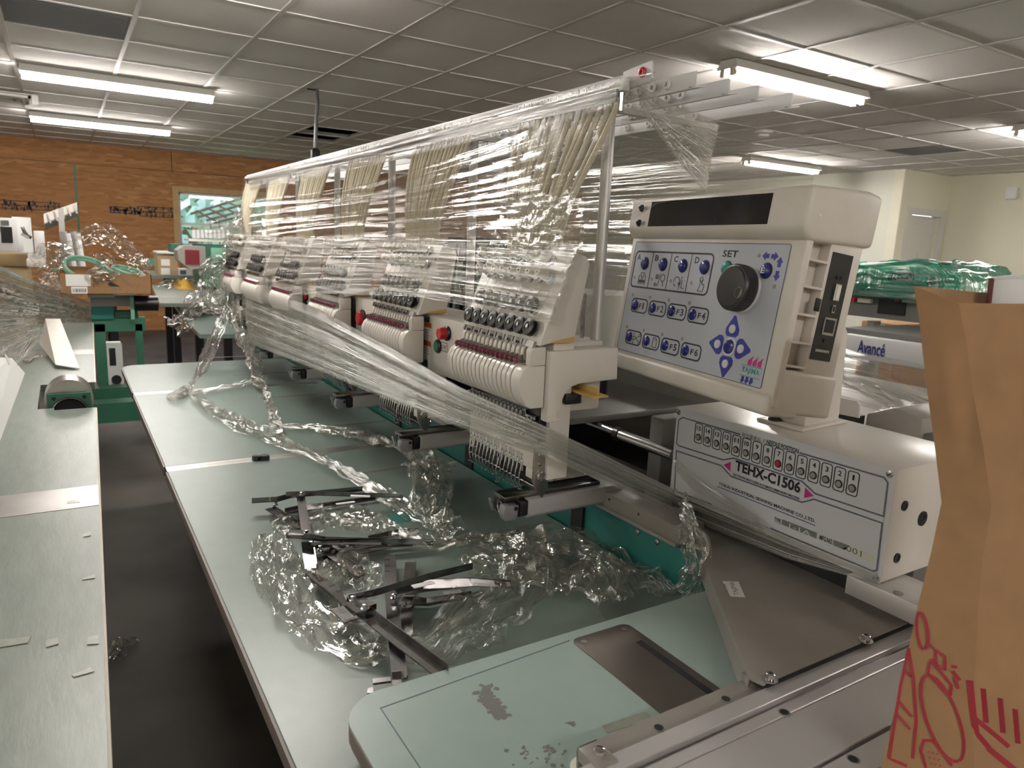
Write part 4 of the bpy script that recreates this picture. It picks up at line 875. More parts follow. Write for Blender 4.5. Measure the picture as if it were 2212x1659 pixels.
# jog dial
kc = p6(1045, 885, .024); kk = L(kc[0], kc[1], .0008)
dial = MB().lathe([(.0370, .004), (.0375, .006), (.0370, .024), (.0358, .027), (.0333, .028), (.0328, .027), (.0322, .0290), (.001, .0296)], kk, PN, 56).build('jog_dial', 'knobgrey', pan)
kr = MB()
for i in range(110):
    t = 2*math.pi*i/110; e = PU*math.cos(t)+PV*math.sin(t); q = PN.cross(e)
    kr.add([kk+e*.0373+q*.0009+PN*.009, kk+e*.0373-q*.0009+PN*.009, kk+e*.0373-q*.0009+PN*.0235, kk+e*.0373+q*.0009+PN*.0235, kk+e*.0382+PN*.009, kk+e*.0382+PN*.0235], [(0, 4, 5, 3), (1, 2, 5, 4), (0, 1, 4), (3, 5, 2)])
tag(kr.build('knurl', 'knobgrey', dial, smooth=False), kind='stuff')
dp = p6(1088, 930, .0296); dq = L(dp[0], dp[1], .0304)
MB().lathe([(.0092, -.0005), (.0088, .0004), (.0080, -.0004), (.006, -.0026), (.002, -.0034)], dq, PN, 24).build('finger_dimple', 'hookgrey', dial)
MB().lathe([(.0392, 0), (.0397, .0015), (.0385, .0045)], kk, PN, 40).build('dial_skirt', 'whitepad', dial)
# cursor pad
pc = (.348, -.1695)
for i, (dx, dy) in enumerate(((0, 1), (1, 0), (0, -1), (-1, 0))):
    e = V((dx, dy, 0)); f_ = V((-dy, dx, 0))
    def q_(a, b): r = V((*pc, 0))+e*a+f_*b; return (r.x, r.y)
    pd = flat(FP, [[q_(.052, -.002), q_(.052, .002), q_(.030, .0165), q_(.0215, .0165), q_(.0165, .011), q_(.0165, -.011), q_(.0215, -.0165), q_(.030, -.0165)]], KL).build('cursor_key', 'blueprint', kp, smooth=False)
    w_ = q_(.0295, 0); MB().lathe([(.0076, .0012), (.0073, .003), (.004, .0038)], L(w_[0], w_[1], 0), PN, 20).build('key_cap', 'whitepad', pd)
rg = MB().lathe([(.0155, .0008), (.0155, .0016), (.0135, .0018)], L(pc[0], pc[1], 0), PN, 24).build('centre_ring', 'labelwhite', kp); MB().lathe([(.0128, .001), (.012, .0035), (.008, .005), (.002, .0055)], L(pc[0], pc[1], 0), PN, 24).build('centre_button', 'bluebutton', rg)
# printed maker's logo
lg = p6(1110, 1570); la = p6(1255, 1592); lw_ = la[0]-lg[0]
text('TAJIMA', FP, lg[0], lg[1], lw_, .0115, 'tealink', kp, True, lift=KL)
stroke(FP, [(lg[0]-.003, lg[1]-.0025), (la[0]+.003, lg[1]-.0025)], .0009, KL).build('logo_rule', 'tealink', kp, smooth=False); stroke(FP, [(lg[0]-.001, lg[1]+.014), (la[0]+.005, lg[1]+.014)], .0009, KL).build('logo_rule', 'tealink', kp, smooth=False)
for i in range(3):
    x = lg[0]+lw_*(.36+.27*i); y = lg[1]+.0155; flat(FP, [[(x-.004, y), (x+.0045, y), (x+.0045, y+.010), (x+.007, y+.016), (x-.004, y+.007)]], KL).build('logo_flame', 'magenta', kp, smooth=False)
    x = lg[0]+lw_*(.14+.24*i); y = lg[1]-.0035; flat(FP, [[(x-.002, y), (x+.004, y), (x+.004, y-.005), (x+.006, y-.005), (x-.0005, y-.012), (x-.004, y-.006), (x-.002, y-.006)]], KL).build('logo_flame', 'blueprint', kp, smooth=False)
# ports on the side column
pt = lbox(.4668, .4680, -.165, .0, -.098, -.056).build('port_plate', 'blackplastic', pan, smooth=False)
FSd = frame(L(.4681, 0, 0), PN*-1, PV, PU)
def side(n0_, n1_, v0_, v1_, m, name, d=.0012): MB().hexa([L(.4680, v, n) for n, v in ((n0_, v0_), (n1_, v0_), (n1_, v1_), (n0_, v1_))], [L(.4680+d, v, n) for n, v in ((n0_, v0_), (n1_, v0_), (n1_, v1_), (n0_, v1_))]).build(name, m, pt, smooth=False)
side(-.085, -.073, -.071, -.046, 'chrome', 'usb_port', .003); side(-.083, -.077, -.069, -.049, 'labelwhite', 'usb_tongue', .0035)
side(-.083, -.077, -.090, -.078, 'steel', 'mini_port', .002); side(-.0815, -.0785, -.088, -.080, 'blackmatte', 'mini_slot', .0026)
side(-.091, -.067, -.125, -.098, 'steel', 'network_port', .002); side(-.088, -.070, -.121, -.101, 'blackmatte', 'network_socket', .0028)
for n in (-.075, -.083): MB().lathe([(.0028, 0), (.0028, .0015)], L(.468, -.036, n), PU, 10).build('port_led', 'blackmatte', pt)
MB().lathe([(.003, 0), (.003, .0015)], L(.468, -.134, -.077), PU, 10).build('port_led', 'blackmatte', pt)
for k in range(9): side(-.064-.0032*k-.0016, -.064-.0032*k, -.152, -.148, 'labelwhite', 'tiny_print', .0004)
lbox(.4660, .4690, -.092, -.072, -.0535, -.043).build('rocker_switch', 'blackplastic', pan, bevel=.001)
MB().lathe([(.003, 0), (.0025, .0015)], L(.474, .045, -.008), PU, 10).build('case_screw', 'labelwhite', pan)
# stand: base plate, neck, side cheeks, black knob
a, b, c = [Zp(1420+x/3.456, 800+y/3.456, BZ1+.006) for x, y in ((740, 352), (1085, 440), (1418, 370))]
dpt = c+(a-b)
MB().ext([V((p.x, p.y, BZ1)) for p in (a, b, c, dpt)], (0, 0, .006)).build('stand_base', 'ivory_smooth', pan, bevel=.0025)
e1 = (b-a); e2 = (c-b); o = a
def onb(s_, t, z): q = o+e1*s_+e2*t; return V((q.x, q.y, z))
MB().hexa([onb(.25, .12, BZ1+.006), onb(.92, .12, BZ1+.006), onb(.92, .9, BZ1+.006), onb(.25, .9, BZ1+.006)], [onb(.25, .1, 1.20), onb(.92, .1, 1.20), onb(.92, .75, 1.20), onb(.25, .75, 1.20)]).build('stand_neck', 'ivory_smooth', pan, bevel=.003)
ck_ = [Xp(1780+x/6.38, 700+y/6.38, b.x+.004) for x, y in ((60, -10), (240, -6), (290, 10), (328, 120), (322, 200), (208, 1272), (-130, 1272))]
MB().ext(ck_, (-.006, 0, 0)).build('stand_cheek', 'ivory_smooth', pan, bevel=.0015)
p = onb(.30, .03, BZ1+.006)
MB().lathe([(.012, 0), (.012, .004), (.0095, .005), (.0095, .015), (.008, .017)], p+V((0, .01, 0)), n=18).build('clamp_knob', 'blackplastic', pan)
# ================================================================ PILE OF STEEL FRAME ARMS ON THE TABLE
def g(x, y): return (540+x/2.633, 1020+y/2.633)
def channel(par, name, pts, zs, wd, m, lip=.010, th=.0018, side=1, notch=0):
    """bent strip along pixel points lying at heights zs, with an upturned lip"""
    P = [Zp(*g(*p), z) for p, z in zip(pts, zs)]; b = MB(); w_ = wd if isinstance(wd, (list, tuple)) else [wd]*len(P); n = len(P); rows = []
    for i, p in enumerate(P):
        d = (P[min(i+1, n-1)]-P[max(i-1, 0)]); d.z = 0; d.normalize(); a = V((-d.y, d.x, 0)); up = V((0, 0, 1))
        L_, R_ = p-a*w_[i]/2, p+a*w_[i]/2
        prof = [L_, R_, R_+up*th, L_+a*th*side*0+up*th]
        q = (R_ if side > 0 else L_); s_ = -1 if side > 0 else 1
        rows.append((prof, [q, q+a*th*s_, q+a*th*s_+up*lip, q+up*lip]))
    for k in (0, 1):
        vs = [v for r in rows for v in r[k]]; fs = [(0, 1, 2, 3), tuple(4*(n-1)+j for j in (3, 2, 1, 0))]
        for i in range(n-1):
            for j in range(4): fs.append((4*i+j, 4*i+(j+1) % 4, 4*i+4+(j+1) % 4, 4*i+4+j))
        b.add(vs, fs)
    o = b.build(name, m, par, smooth=False)
    for k in range(notch):
        t = (k+.6)/(notch+3); p = P[0].lerp(P[1], t)+V((0, 0, th)); d = (P[1]-P[0]).normalized(); a = V((-d.y, d.x, 0))
        q = p-a*w_[0]*.5*side; MB().bar(q, q+a*w_[0]*.45*side, .003, .0006).build('notch', 'blackmatte', o, smooth=False)
    return o
def screw(par, q, z, r=.005): p = Zp(*g(*q), z); MB().lathe([(r*1.3, 0), (r*1.3, .0015), (r*.8, .002), (r*.8, .007), (r*.5, .0075)], p, n=10).build('screw', 'chrome', par)
def plate(par, pts, z, m='steel', name='tab', th=.0018): return MB().ext([V((p.x, p.y, p.z)) for p in (Zp(*g(*q), z) for q in pts)], (0, 0, th)).build(name, m, par, smooth=False)
def arm_thing(q, label):
    p = Zp(*g(*q), TZ); return empty('frame_arm', p, label=label, cat='frame arm', group='steel frame arms piled on the table')
t = arm_thing((300, 250), 'steel frame arm crossed on top at the far end of the pile')
channel(t, 'clamp_arm', [(205, 128), (330, 122), (420, 126), (870, 142)], [.832, .832, .830, .815], [.021, .021, .020, .014], 'armsteel', .010, side=-1)
channel(t, 'flat_bar', [(288, 140), (322, 360)], [.828, .812], .018, 'armsteel', .004); channel(t, 'white_strip', [(572, 136), (682, 140)], [.833, .831], .009, 'labelwhite', .001)
screw(t, (292, 130), .836, .004); screw(t, (325, 350), .815, .004)
t = arm_thing((110, 180), 'dark steel frame arm reaching furthest towards the aisle edge')
channel(t, 'clamp_arm', [(12, 168), (150, 160), (230, 140), (635, 103)], [.818, .818, .815, .808], [.021, .022, .018, .014], 'darksteel', .012, side=-1)
channel(t, 'flat_bar', [(110, 208), (292, 318)], [.806, .802], .020, 'armsteel', .006); screw(t, (115, 160), .822, .004); screw(t, (148, 188), .808, .004)
t = arm_thing((240, 220), 'dark steel frame arm lying flat beneath the two crossed far arms')
channel(t, 'clamp_arm', [(205, 232), (300, 215), (420, 200), (730, 152)], [.798, .798, .797, .796], [.019, .026, .016, .012], 'darksteel', .008); channel(t, 'white_strip', [(490, 184), (595, 170)], [.807, .806], .008, 'labelwhite', .001)
channel(t, 'flat_bar', [(125, 215), (280, 290)], [.796, .795], .016, 'darksteel', .004)
t = arm_thing((330, 430), 'bright steel frame arm with a square end tab, midway along the pile')
channel(t, 'clamp_arm', [(218, 362), (355, 372), (430, 388), (1040, 408)], [.826, .826, .820, .802], [.022, .022, .022, .014], 'armsteel', .012, side=-1)
channel(t, 'flat_bar', [(325, 400), (348, 552)], [.815, .800], .022, 'armsteel', .010); channel(t, 'bright_rod', [(350, 410), (748, 412)], [.822, .816], .006, 'chrome', .003); screw(t, (322, 350), .830, .004)
plate(t, [(218, 335), (300, 332), (304, 362), (218, 364)], .834, 'armsteel', 'end_tab')
t = arm_thing((500, 440), 'short dark frame arm with a slanted strip, under the square tabbed arm')
channel(t, 'clamp_arm', [(365, 448), (470, 430), (560, 436), (925, 418)], [.798, .798, .797, .796], [.019, .026, .014, .012], 'darksteel', .008); channel(t, 'flat_bar', [(430, 446), (640, 592)], [.806, .796], .022, 'armsteel', .008); screw(t, (400, 436), .800, .005)
t = arm_thing((820, 365), 'slim dark frame arm lying alone next to the crumpled film')
channel(t, 'clamp_arm', [(680, 386), (840, 352), (962, 340)], [.797, .797, .796], [.016, .016, .012], 'darksteel', .007); channel(t, 'flat_bar', [(365, 515), (560, 470), (800, 425)], [.796, .796, .796], .016, 'darksteel', .006)
t = arm_thing((720, 850), 'longest notched steel frame arm, slanting down to the side table')
channel(t, 'flat_bar', [(350, 580), (630, 800)], [.803, .812], .024, 'armsteel', .006, side=-1, notch=4)
channel(t, 'cross_bar', [(625, 795), (1092, 1152)], [.822, .838], .021, 'armsteel', .012, side=1)
channel(t, 'clamp_arm', [(540, 722), (700, 690), (985, 605), (1252, 545)], [.838, .838, .834, .820], [.021, .019, .019, .014], 'darksteel', .012, side=-1); channel(t, 'white_strip', [(925, 655), (1042, 628)], [.842, .840], .011, 'labelwhite', .001)
plate(t, [(455, 785), (545, 762), (640, 828), (540, 862)], .812, 'armsteel', 'end_tab'); plate(t, [(600, 760), (650, 742), (720, 780), (660, 800)], .832, 'armsteel', 'clamp_block', .010)
screw(t, (588, 728), .842, .0055); screw(t, (655, 775), .844, .0055)
t = arm_thing((810, 900), 'steel frame arm with a broad end plate tucked against the side table')
channel(t, 'flat_bar', [(797, 482), (802, 690), (822, 900), (852, 1180)], [.806, .808, .815, .826], [.021, .021, .021, .021], 'darksteel', .005, notch=3)
channel(t, 'clamp_arm', [(835, 692), (1000, 660), (1260, 640), (1490, 652)], [.818, .818, .812, .800], [.019, .026, .016, .012], 'armsteel', .010); plate(t, [(695, 1186), (800, 1174), (802, 1198), (700, 1212)], .838, 'armsteel', 'end_plate', .003)
channel(t, 'stub_arm', [(808, 1190), (862, 1186)], [.836, .836], .022, 'darksteel', .008); screw(t, (855, 1165), .829, .0055)
plate(t, [(670, 1235), (700, 1228), (702, 1262), (665, 1262)], .800, 'armsteel', 'foot_tab')
t = arm_thing((890, 720), 'dark steel frame arm leaning beside the broad plated arm')
channel(t, 'flat_bar', [(915, 516), (905, 640), (886, 935)], [.800, .800, .797], .021, 'darksteel', .005, notch=2)
channel(t, 'clamp_arm', [(848, 742), (940, 742), (1010, 748), (1265, 704)], [.799, .799, .798, .797], [.022, .021, .018, .014], 'armsteel', .006); channel(t, 'white_strip', [(1100, 690), (1200, 678)], [.808, .806], .008, 'labelwhite', .001)
screw(t, (898, 760), .816, .0055); screw(t, (820, 715), .818, .005)

# ================================================================ STRETCH FILM
def poly(pts, t):
    n = len(pts)-1; s_ = min(max(t, 0), 1)*n; i = min(int(s_), n-1); return V(pts[i]).lerp(V(pts[i+1]), s_-i)
def smoothp(pts, t):
    n = len(pts)-1; s_ = min(max(t, 0), .99999)*n; i = int(s_); f_ = s_-i
    p = [V(pts[max(0, min(n, k))]) for k in (i-1, i, i+1, i+2)]
    return .5*((2*p[1])+(p[2]-p[0])*f_+(2*p[0]-5*p[1]+4*p[2]-p[3])*f_*f_+(3*p[1]-p[0]-3*p[2]+p[3])*f_**3)
def nz(x, y, z=0): return noise.noise(V((x, y, z)))
def sheet_film(name, par, top, bot, nu, nv, amp, freq, m, seed=0, nrm=None, crumple=0, sag=0):
    """film drawn between an upper and a lower edge; folds follow the edges"""
    a0, a1, b0, b1 = poly(top, 0), poly(top, 1), poly(bot, 0), poly(bot, 1)
    nn = V(nrm) if nrm else (a1-a0).cross(b0-a0).normalized()
    def fn(u, v):
        p = poly(top, u).lerp(poly(bot, u), v)
        e = min(1, 6*v, 6*(1-v))*.6+.4
        d = amp*e*(nz(u*1.7+seed, v*freq, seed*3.1)+.5*nz(u*3.1, v*freq*2.3, seed))+crumple*nz(p.x*38, p.y*38, p.z*38+seed)
        return p+nn*d+V((0, 0, -sag*math.sin(math.pi*u)*(1-v)))
    return MB().grid(fn, nu, nv).build(name, m, par, recalc=False, ang=60)
def rope(name, par, pts, wd, m, seed=0, nu=70, nv=14, fold=.6, crumple=.010, up=(0, 0, 1), floor_z=None, facet=True):
    """gathered, crumpled length of film along a path"""
    W = wd if isinstance(wd, (list, tuple)) else [wd]*2
    def fn(u, v):
        p = smoothp(pts, u); d = (smoothp(pts, min(1, u+.01))-smoothp(pts, max(0, u-.01))).normalized(); a = d.cross(V(up))
        a = a.normalized() if a.length > .05 else V((1, 0, 0)); b = a.cross(d)
        s_ = u*(len(W)-1); i = min(int(s_), len(W)-2); w_ = W[i]+(W[i+1]-W[i])*(s_-i); c = 2*v-1
        q = p+a*(w_*.5*(c+.25*nz(u*9, c*2, seed)))+b*(w_*.5*fold*(nz(u*5+seed, c*3.2, seed)+.5*nz(u*14, c*7, seed+5)))
        q += V((nz(q.x*31+seed, q.y*31, q.z*31), nz(q.y*31, q.z*31+seed, q.x*31), nz(q.z*31, q.x*31, q.y*31+seed)))*crumple
        if floor_z is not None: q.z = max(q.z, floor_z+.0006+.0015*v)
        return q
    return MB().grid(fn, nu, nv).build(name, m, par, recalc=False, smooth=not facet, ang=60)
def Y3(l, y): return [Yp(px, py, y if not isinstance(y, (list, tuple)) else y[i]) for i, (px, py) in enumerate(l)]
wrap = empty('stretch_wrap', (-2.3, .70, TZ), label='clear stretch film wound tightly round the machine heads and knotted at the far end', cat='film')
# along the thread rail
sheet_film('rail_band', wrap, Y3([(533, 379), (800, 318), (1080, 240), (1345, 166), (1402, 160)], .765), Y3([(541, 412), (800, 358), (1080, 292), (1330, 232), (1396, 205)], [.758, .758, .758, .760, .80]), 60, 22, .006, 7, 'film', 1)
sheet_film('rail_top_band', wrap, Y3([(533, 379), (800, 318), (1080, 240), (1345, 166), (1402, 160)], .765), [V((x, .815, 1.678)) for x in (-3.70, -2.4, -1.55, -1.0, -.90)], 50, 8, .003, 4, 'film', 2)
# fan over the thread tubes
sheet_film('upper_fan', wrap, Y3([(546, 428), (660, 420), (800, 395), (1040, 320), (1345, 205)], [.735, .733, .730, .728, .74]), Y3([(528, 545), (700, 528), (900, 520), (1090, 522), (1250, 528)], [.72, .70, .69, .685, .70]), 90, 70, .012, 9, 'film_tubes', 3, crumple=.002)
# middle band over the tension knobs, then round the side of the first head
sheet_film('middle_band', wrap, Y3([(524, 500), (700, 518), (900, 515), (1090, 520), (1248, 528)], [.70, .668, .652, .648, .66]), Y3([(505, 650), (700, 634), (900, 640), (1050, 668), (1190, 700)], [.70, .648, .636, .632, .640]), 90, 70, .008, 15, 'film_fan', 4, crumple=.0015)
sheet_film('side_band', wrap, [Yp(1248, 528, .66), Yp(1268, 548, .80), Yp(1356, 508, .97)], [Yp(1190, 700, .640), Yp(1225, 710, .775), Yp(1338, 630, .97)], 40, 34, .006, 11, 'film', 5)
sheet_film('crown_film', wrap, Y3([(1075, 400), (1180, 420), (1262, 430)], .72), Y3([(1060, 545), (1150, 560), (1250, 548)], .688), 34, 34, .016, 5, 'film_loose', 6, crumple=.010)
# lower dense band sweeping down to the control box
P0t, P0b = Yp(520, 600, .70), Yp(545, 745, .69)
lt = [P0t, Yp(700, 672, .655), Yp(850, 752, .645), Yp(1000, 838, .640), Yp(1200, 930, .70), Yp(1350, 1004, .86), Yp(1462, 1058, 1.008), Yp(1700, 1158, 1.006), Yp(1890, 1236, 1.008)]
lb_ = [P0b, Yp(700, 806, .655), Yp(850, 868, .645), Yp(1000, 926, .640), Yp(1200, 996, .70), Yp(1350, 1062, .86), Yp(1460, 1112, 1.000), Yp(1700, 1208, 1.000), Yp(1895, 1262, 1.006)]
sheet_film('lower_band', wrap, lt, lb_, 110, 46, .010, 9, 'film_dense', 7)
sheet_film('lower_band', wrap, [p+V((0, -.012, .004)) for p in lt[:7]], [p+V((0, -.014, .012)) for p in lb_[:7]], 90, 30, .010, 8, 'film_dense', 8)
# film wound round the box corner and its hanging tail
sheet_film('box_band', wrap, [Yp(1452, 985, 1.005), Yp(1490, 1020, 1.006), Yp(1640, 1120, 1.008)], [Yp(1456, 1015, 1.004), Yp(1500, 1062, 1.004), Yp(1660, 1165, 1.006)], 36, 16, .004, 5, 'film_dense', 9)
rope('hanging_tail', wrap, [Yp(1478, 1085, .99), Yp(1482, 1110, .908), Yp(1492, 1150, .900), Yp(1505, 1200, .898), Yp(1492, 1250, .896), Yp(1476, 1290, .894)], [.045, .05, .055, .05, .06], 'film_knot', 10, 50, 14, .7, .008, up=(0, 1, 0))
# end and back sheets of the rack
ex = -.93
sheet_film('end_sheet', wrap, [Xp(1352, 196, ex-.02), Xp(1430, 215, ex), Xp(1545, 268, ex)], [Xp(1300, 520, ex-.16), Xp(1420, 440, ex-.06), Xp(1521, 420, ex)], 40, 50, .006, 9, 'film_fan', 11)
sheet_film('corner_fan', wrap, [Xp(1375, 180, ex+.05), Xp(1450, 225, ex+.03), Xp(1556, 262, ex+.02)], [Xp(1385, 240, ex+.03), Xp(1450, 330, ex+.015), Xp(1522, 415, ex+.006)], 40, 30, .005, 10, 'film_dense', 12)
rope('torn_edge', wrap, [Xp(1536, 272, ex+.004), Xp(1530, 320, ex+.004), Xp(1525, 370, ex+.004), Xp(1520, 418, ex+.004)], [.012, .010, .010, .008], 'film_loose', 13, 40, 6, .8, .004, up=(1, 0, 0))
sheet_film('back_sheet', wrap, [V((x, 1.295, 1.62)) for x in (-.95, -1.8, -2.8, -3.7)], [V((x, 1.290, 1.20)) for x in (-1.0, -1.8, -2.8, -3.7)], 60, 60, .010, 16, 'film', 14)
sheet_film('rack_top_sheet', wrap, [V((x, 1.078, 1.660)) for x in (-.90, -1.8, -2.8, -3.7)], [V((x, 1.295, 1.62)) for x in (-.95, -1.8, -2.8, -3.7)], 50, 12, .004, 5, 'film', 16)
sheet_film('far_end_sheet', wrap, [V((-3.71, .76, 1.66)), V((-3.73, .92, 1.655)), V((-3.70, 1.295, 1.62))], [V((-3.74, .71, 1.25)), V((-3.75, .98, 1.22)), V((-3.70, 1.29, 1.20))], 30, 40, .010, 9, 'film_fan', 15)
# knot at the far end with loose tails
KX = -3.70
def K(px, py, x=KX): return Xp(px, py, x)
rope('knot', wrap, [K(545, 455), K(528, 500), K(520, 560), K(516, 620), K(512, 700)], [.08, .17, .19, .19, .15], 'film_knot', 20, 90, 26, .8, .018, up=(1, 0, 0))
rope('knot', wrap, [K(534, 480, -3.66), K(524, 560, -3.64), K(520, 650, -3.64)], [.08, .16, .12], 'film_knot', 21, 60, 18, .9, .016, up=(1, 0, 0))
rope('side_loop', wrap, [K(500, 585), K(470, 572, -3.72), K(452, 605, -3.74), K(458, 650, -3.74), K(488, 680, -3.72)], [.05, .10, .11, .09, .04], 'film_knot', 22, 60, 16, .6, .006, up=(1, 0, 0))
a = Zp(606, 935, TZ+.01)
rope('hanging_tail', wrap, [K(512, 640, -3.66), K(528, 720, -3.50), K(550, 800, -3.10), K(575, 870, -2.70), a], [.10, .12, .10, .09, .07], 'film_knot', 23, 90, 18, .6, .012, up=(1, .2, 0), floor_z=TZ)
rope('hanging_tail', wrap, [K(520, 690, -3.62), K(545, 760, -3.40), K(562, 830, -3.05)], [.07, .11, .03], 'film_knot', 24, 60, 16, .6, .012, up=(1, .2, 0), floor_z=TZ)
b = Zp(362, 862, TZ+.006)
rope('hanging_tail', wrap, [K(495, 660, -3.68), K(462, 735, -3.55), K(435, 800, -3.35), K(412, 845, -3.05), Zp(392, 852, TZ+.012), b], [.04, .06, .07, .06, .07, .03], 'film_knot', 25, 90, 12, .5, .006, up=(1, .2, 0), floor_z=TZ)
rope('table_tail', wrap, [b, Zp(430, 846, TZ+.012), Zp(520, 830, TZ+.02), Zp(575, 812, TZ+.04)], [.02, .06, .06, .05], 'film_loose', 26, 60, 10, .6, .006, floor_z=TZ)
rope('loose_flap', wrap, [K(478, 672), K(430, 652, -3.8), K(402, 690, -3.85), K(372, 708, -3.9)], [.05, .12, .08, .13], 'film_knot', 27, 60, 18, .7, .014, up=(1, 0, 0))
# ---- film lying on the table
def Z3(l, z): return [Zp(px, py, z) for px, py in l]
ts = empty('film_strand', Zp(620, 960, TZ), label='thin twisted strand of clear film trailing across the empty table boards', cat='film')
rope('strand', ts, Z3([(425, 858), (470, 890), (540, 925), (640, 968), (740, 1015), (840, 1075), (930, 1125), (985, 1150)], TZ+.012), [.05, .08, .07, .05, .05, .07, .06], 'film_loose', 30, 130, 14, .5, .008, floor_z=TZ)
rope('strand', ts, Z3([(590, 918), (690, 925), (790, 940), (870, 965), (930, 1000), (985, 1005)], TZ+.014), [.04, .07, .08, .06, .09, .06], 'film_loose', 31, 90, 16, .6, .010, floor_z=TZ)
rope('clump', ts, Z3([(900, 1000), (935, 1040), (930, 1090), (975, 1140)], TZ+.03), [.07, .10, .08, .05], 'film_loose', 32, 60, 18, .9, .016, floor_z=TZ)
tl = empty('crumpled_film', Zp(900, 1250, TZ), label='crumpled clear film tangled round the pile of steel frame arms', cat='film')
rope('roll', tl, Z3([(585, 1150), (595, 1210), (640, 1285), (710, 1350), (790, 1395), (850, 1405)], TZ+.010), [.05, .10, .11, .10, .10, .05], 'film_loose', 40, 120, 26, .4, .010, floor_z=TZ)
rope('roll', tl, Z3([(600, 1140), (680, 1120), (770, 1122), (870, 1158)], TZ+.012), [.07, .12, .12, .05], 'film_loose', 41, 80, 24, .35, .008, floor_z=TZ)
rope('roll', tl, Z3([(860, 1405), (935, 1395), (1010, 1350), (1080, 1300), (1130, 1250), (1150, 1195)], TZ+.012), [.05, .11, .13, .13, .12, .08], 'film', 42, 110, 26, .5, .006, floor_z=TZ, facet=False)
rope('roll', tl, Z3([(870, 1160), (960, 1172), (1060, 1165), (1160, 1172), (1260, 1180), (1335, 1225)], TZ+.014), [.05, .07, .09, .12, .13, .07], 'film_loose', 43, 120, 24, .45, .010, floor_z=TZ)
rope('roll', tl, Z3([(1010, 1190), (1120, 1225), (1210, 1235), (1290, 1255), (1325, 1300)], TZ+.014), [.06, .14, .17, .14, .06], 'film_loose', 44, 110, 28, .4, .010, floor_z=TZ)
rope('roll', tl, Z3([(680, 1240), (760, 1225), (800, 1270)], TZ+.015), [.05, .10, .05], 'film_loose', 45, 60, 20, .5, .010, floor_z=TZ)
rope('roll', tl, Z3([(1335, 1225), (1400, 1250), (1450, 1280)], TZ+.012), [.05, .12, .05], 'film', 46, 50, 14, .4, .006, floor_z=TZ, facet=False)
# ================================================================ LEFT MACHINE TABLE
LZ = .85
lt_ = empty('left_table', (-2.2, -.6, 0), label='scuffed pale laminate table edge across the aisle with strips of old tape', cat='table')
def ey_(x): return .005-.0289*(x+.765)
xn = Zp(204, 880, LZ).x; xf = min(Zp(190, 826, LZ).x, xn-.175); yn = Zp(117, 882, LZ).y; yl = Zp(99, 870, LZ).y-.02
pl = [(.25, ey_(.25)), (xn, ey_(xn)), (xn, yn), (xn-.03, yn), (xn-.03, yl), (xf, yl), (xf, ey_(xf)), (-4.82, ey_(-4.82)), (-4.82, -1.25), (.25, -1.25)]
MB().ext([V((x, y, LZ-.026)) for x, y in pl], (0, 0, .026)).build('tabletop', 'laminate_old', lt_, smooth=False)
MB().ext([V((x, ey_(x)+a, z)) for x, a, z in ((.25, 0, LZ-.026), (.25, .004, LZ-.026), (.25, .004, LZ-.001), (.25, 0, LZ-.001))], (xn-.25, ey_(xn)-ey_(.25), 0)).build('edge_trim', 'edgecream', lt_, smooth=False)
MB().ext([V((xf, ey_(xf)+a, z)) for a, z in ((0, LZ-.026), (.004, LZ-.026), (.004, LZ-.001), (0, LZ-.001))], (-4.82-xf, ey_(-4.82)-ey_(xf), 0)).build('edge_trim', 'edgecream', lt_, smooth=False)
xa, xb = Zp(209, 1092, LZ).x, Zp(208, 1048, LZ).x
MB().ext([V((xa, ey_(xa), LZ)), V((xb, ey_(xb), LZ)), V((xb-.01, -1.25, LZ)), V((xa-.01, -1.25, LZ))], (0, 0, .0008)).build('joint_strip', 'steel', lt_, smooth=False)
xa2, xb2 = Zp(198, 765, LZ).x, Zp(198, 755, LZ).x
MB().ext([V((xa2, ey_(xa2), LZ)), V((xb2, ey_(xb2), LZ)), V((xb2-.01, -1.25, LZ)), V((xa2-.01, -1.25, LZ))], (0, 0, .0008)).build('joint_strip', 'steel', lt_, smooth=False)
for l in ([(0, 1383), (67, 1376), (60, 1390), (0, 1400)], [(98, 1384), (125, 1378), (127, 1392), (100, 1400)], [(190, 1376), (212, 1374), (214, 1392), (188, 1394)], [(155, 1460), (195, 1443), (203, 1452), (160, 1464)], [(180, 1250), (205, 1242), (205, 1250), (178, 1254)], [(145, 1083), (172, 1080), (172, 1086), (145, 1089)], [(180, 1155), (197, 1149), (196, 1158), (180, 1161)]):
    P = [Zp(*q, LZ) for q in l]; MB().ext([V((p.x, p.y, LZ+.0008)) for p in P], (0, 0, .0005)).build('tape_scrap', 'tape', lt_, smooth=False)
for x, y in ((-.5, -.9), (-1.5, -.9), (-3.4, -.9), (-.5, -.35), (-1.7, -.35)): MB().box(x-.03, x+.03, y-.03, y+.03, 0, LZ-.026).build('leg', 'blackplastic', lt_, smooth=False)
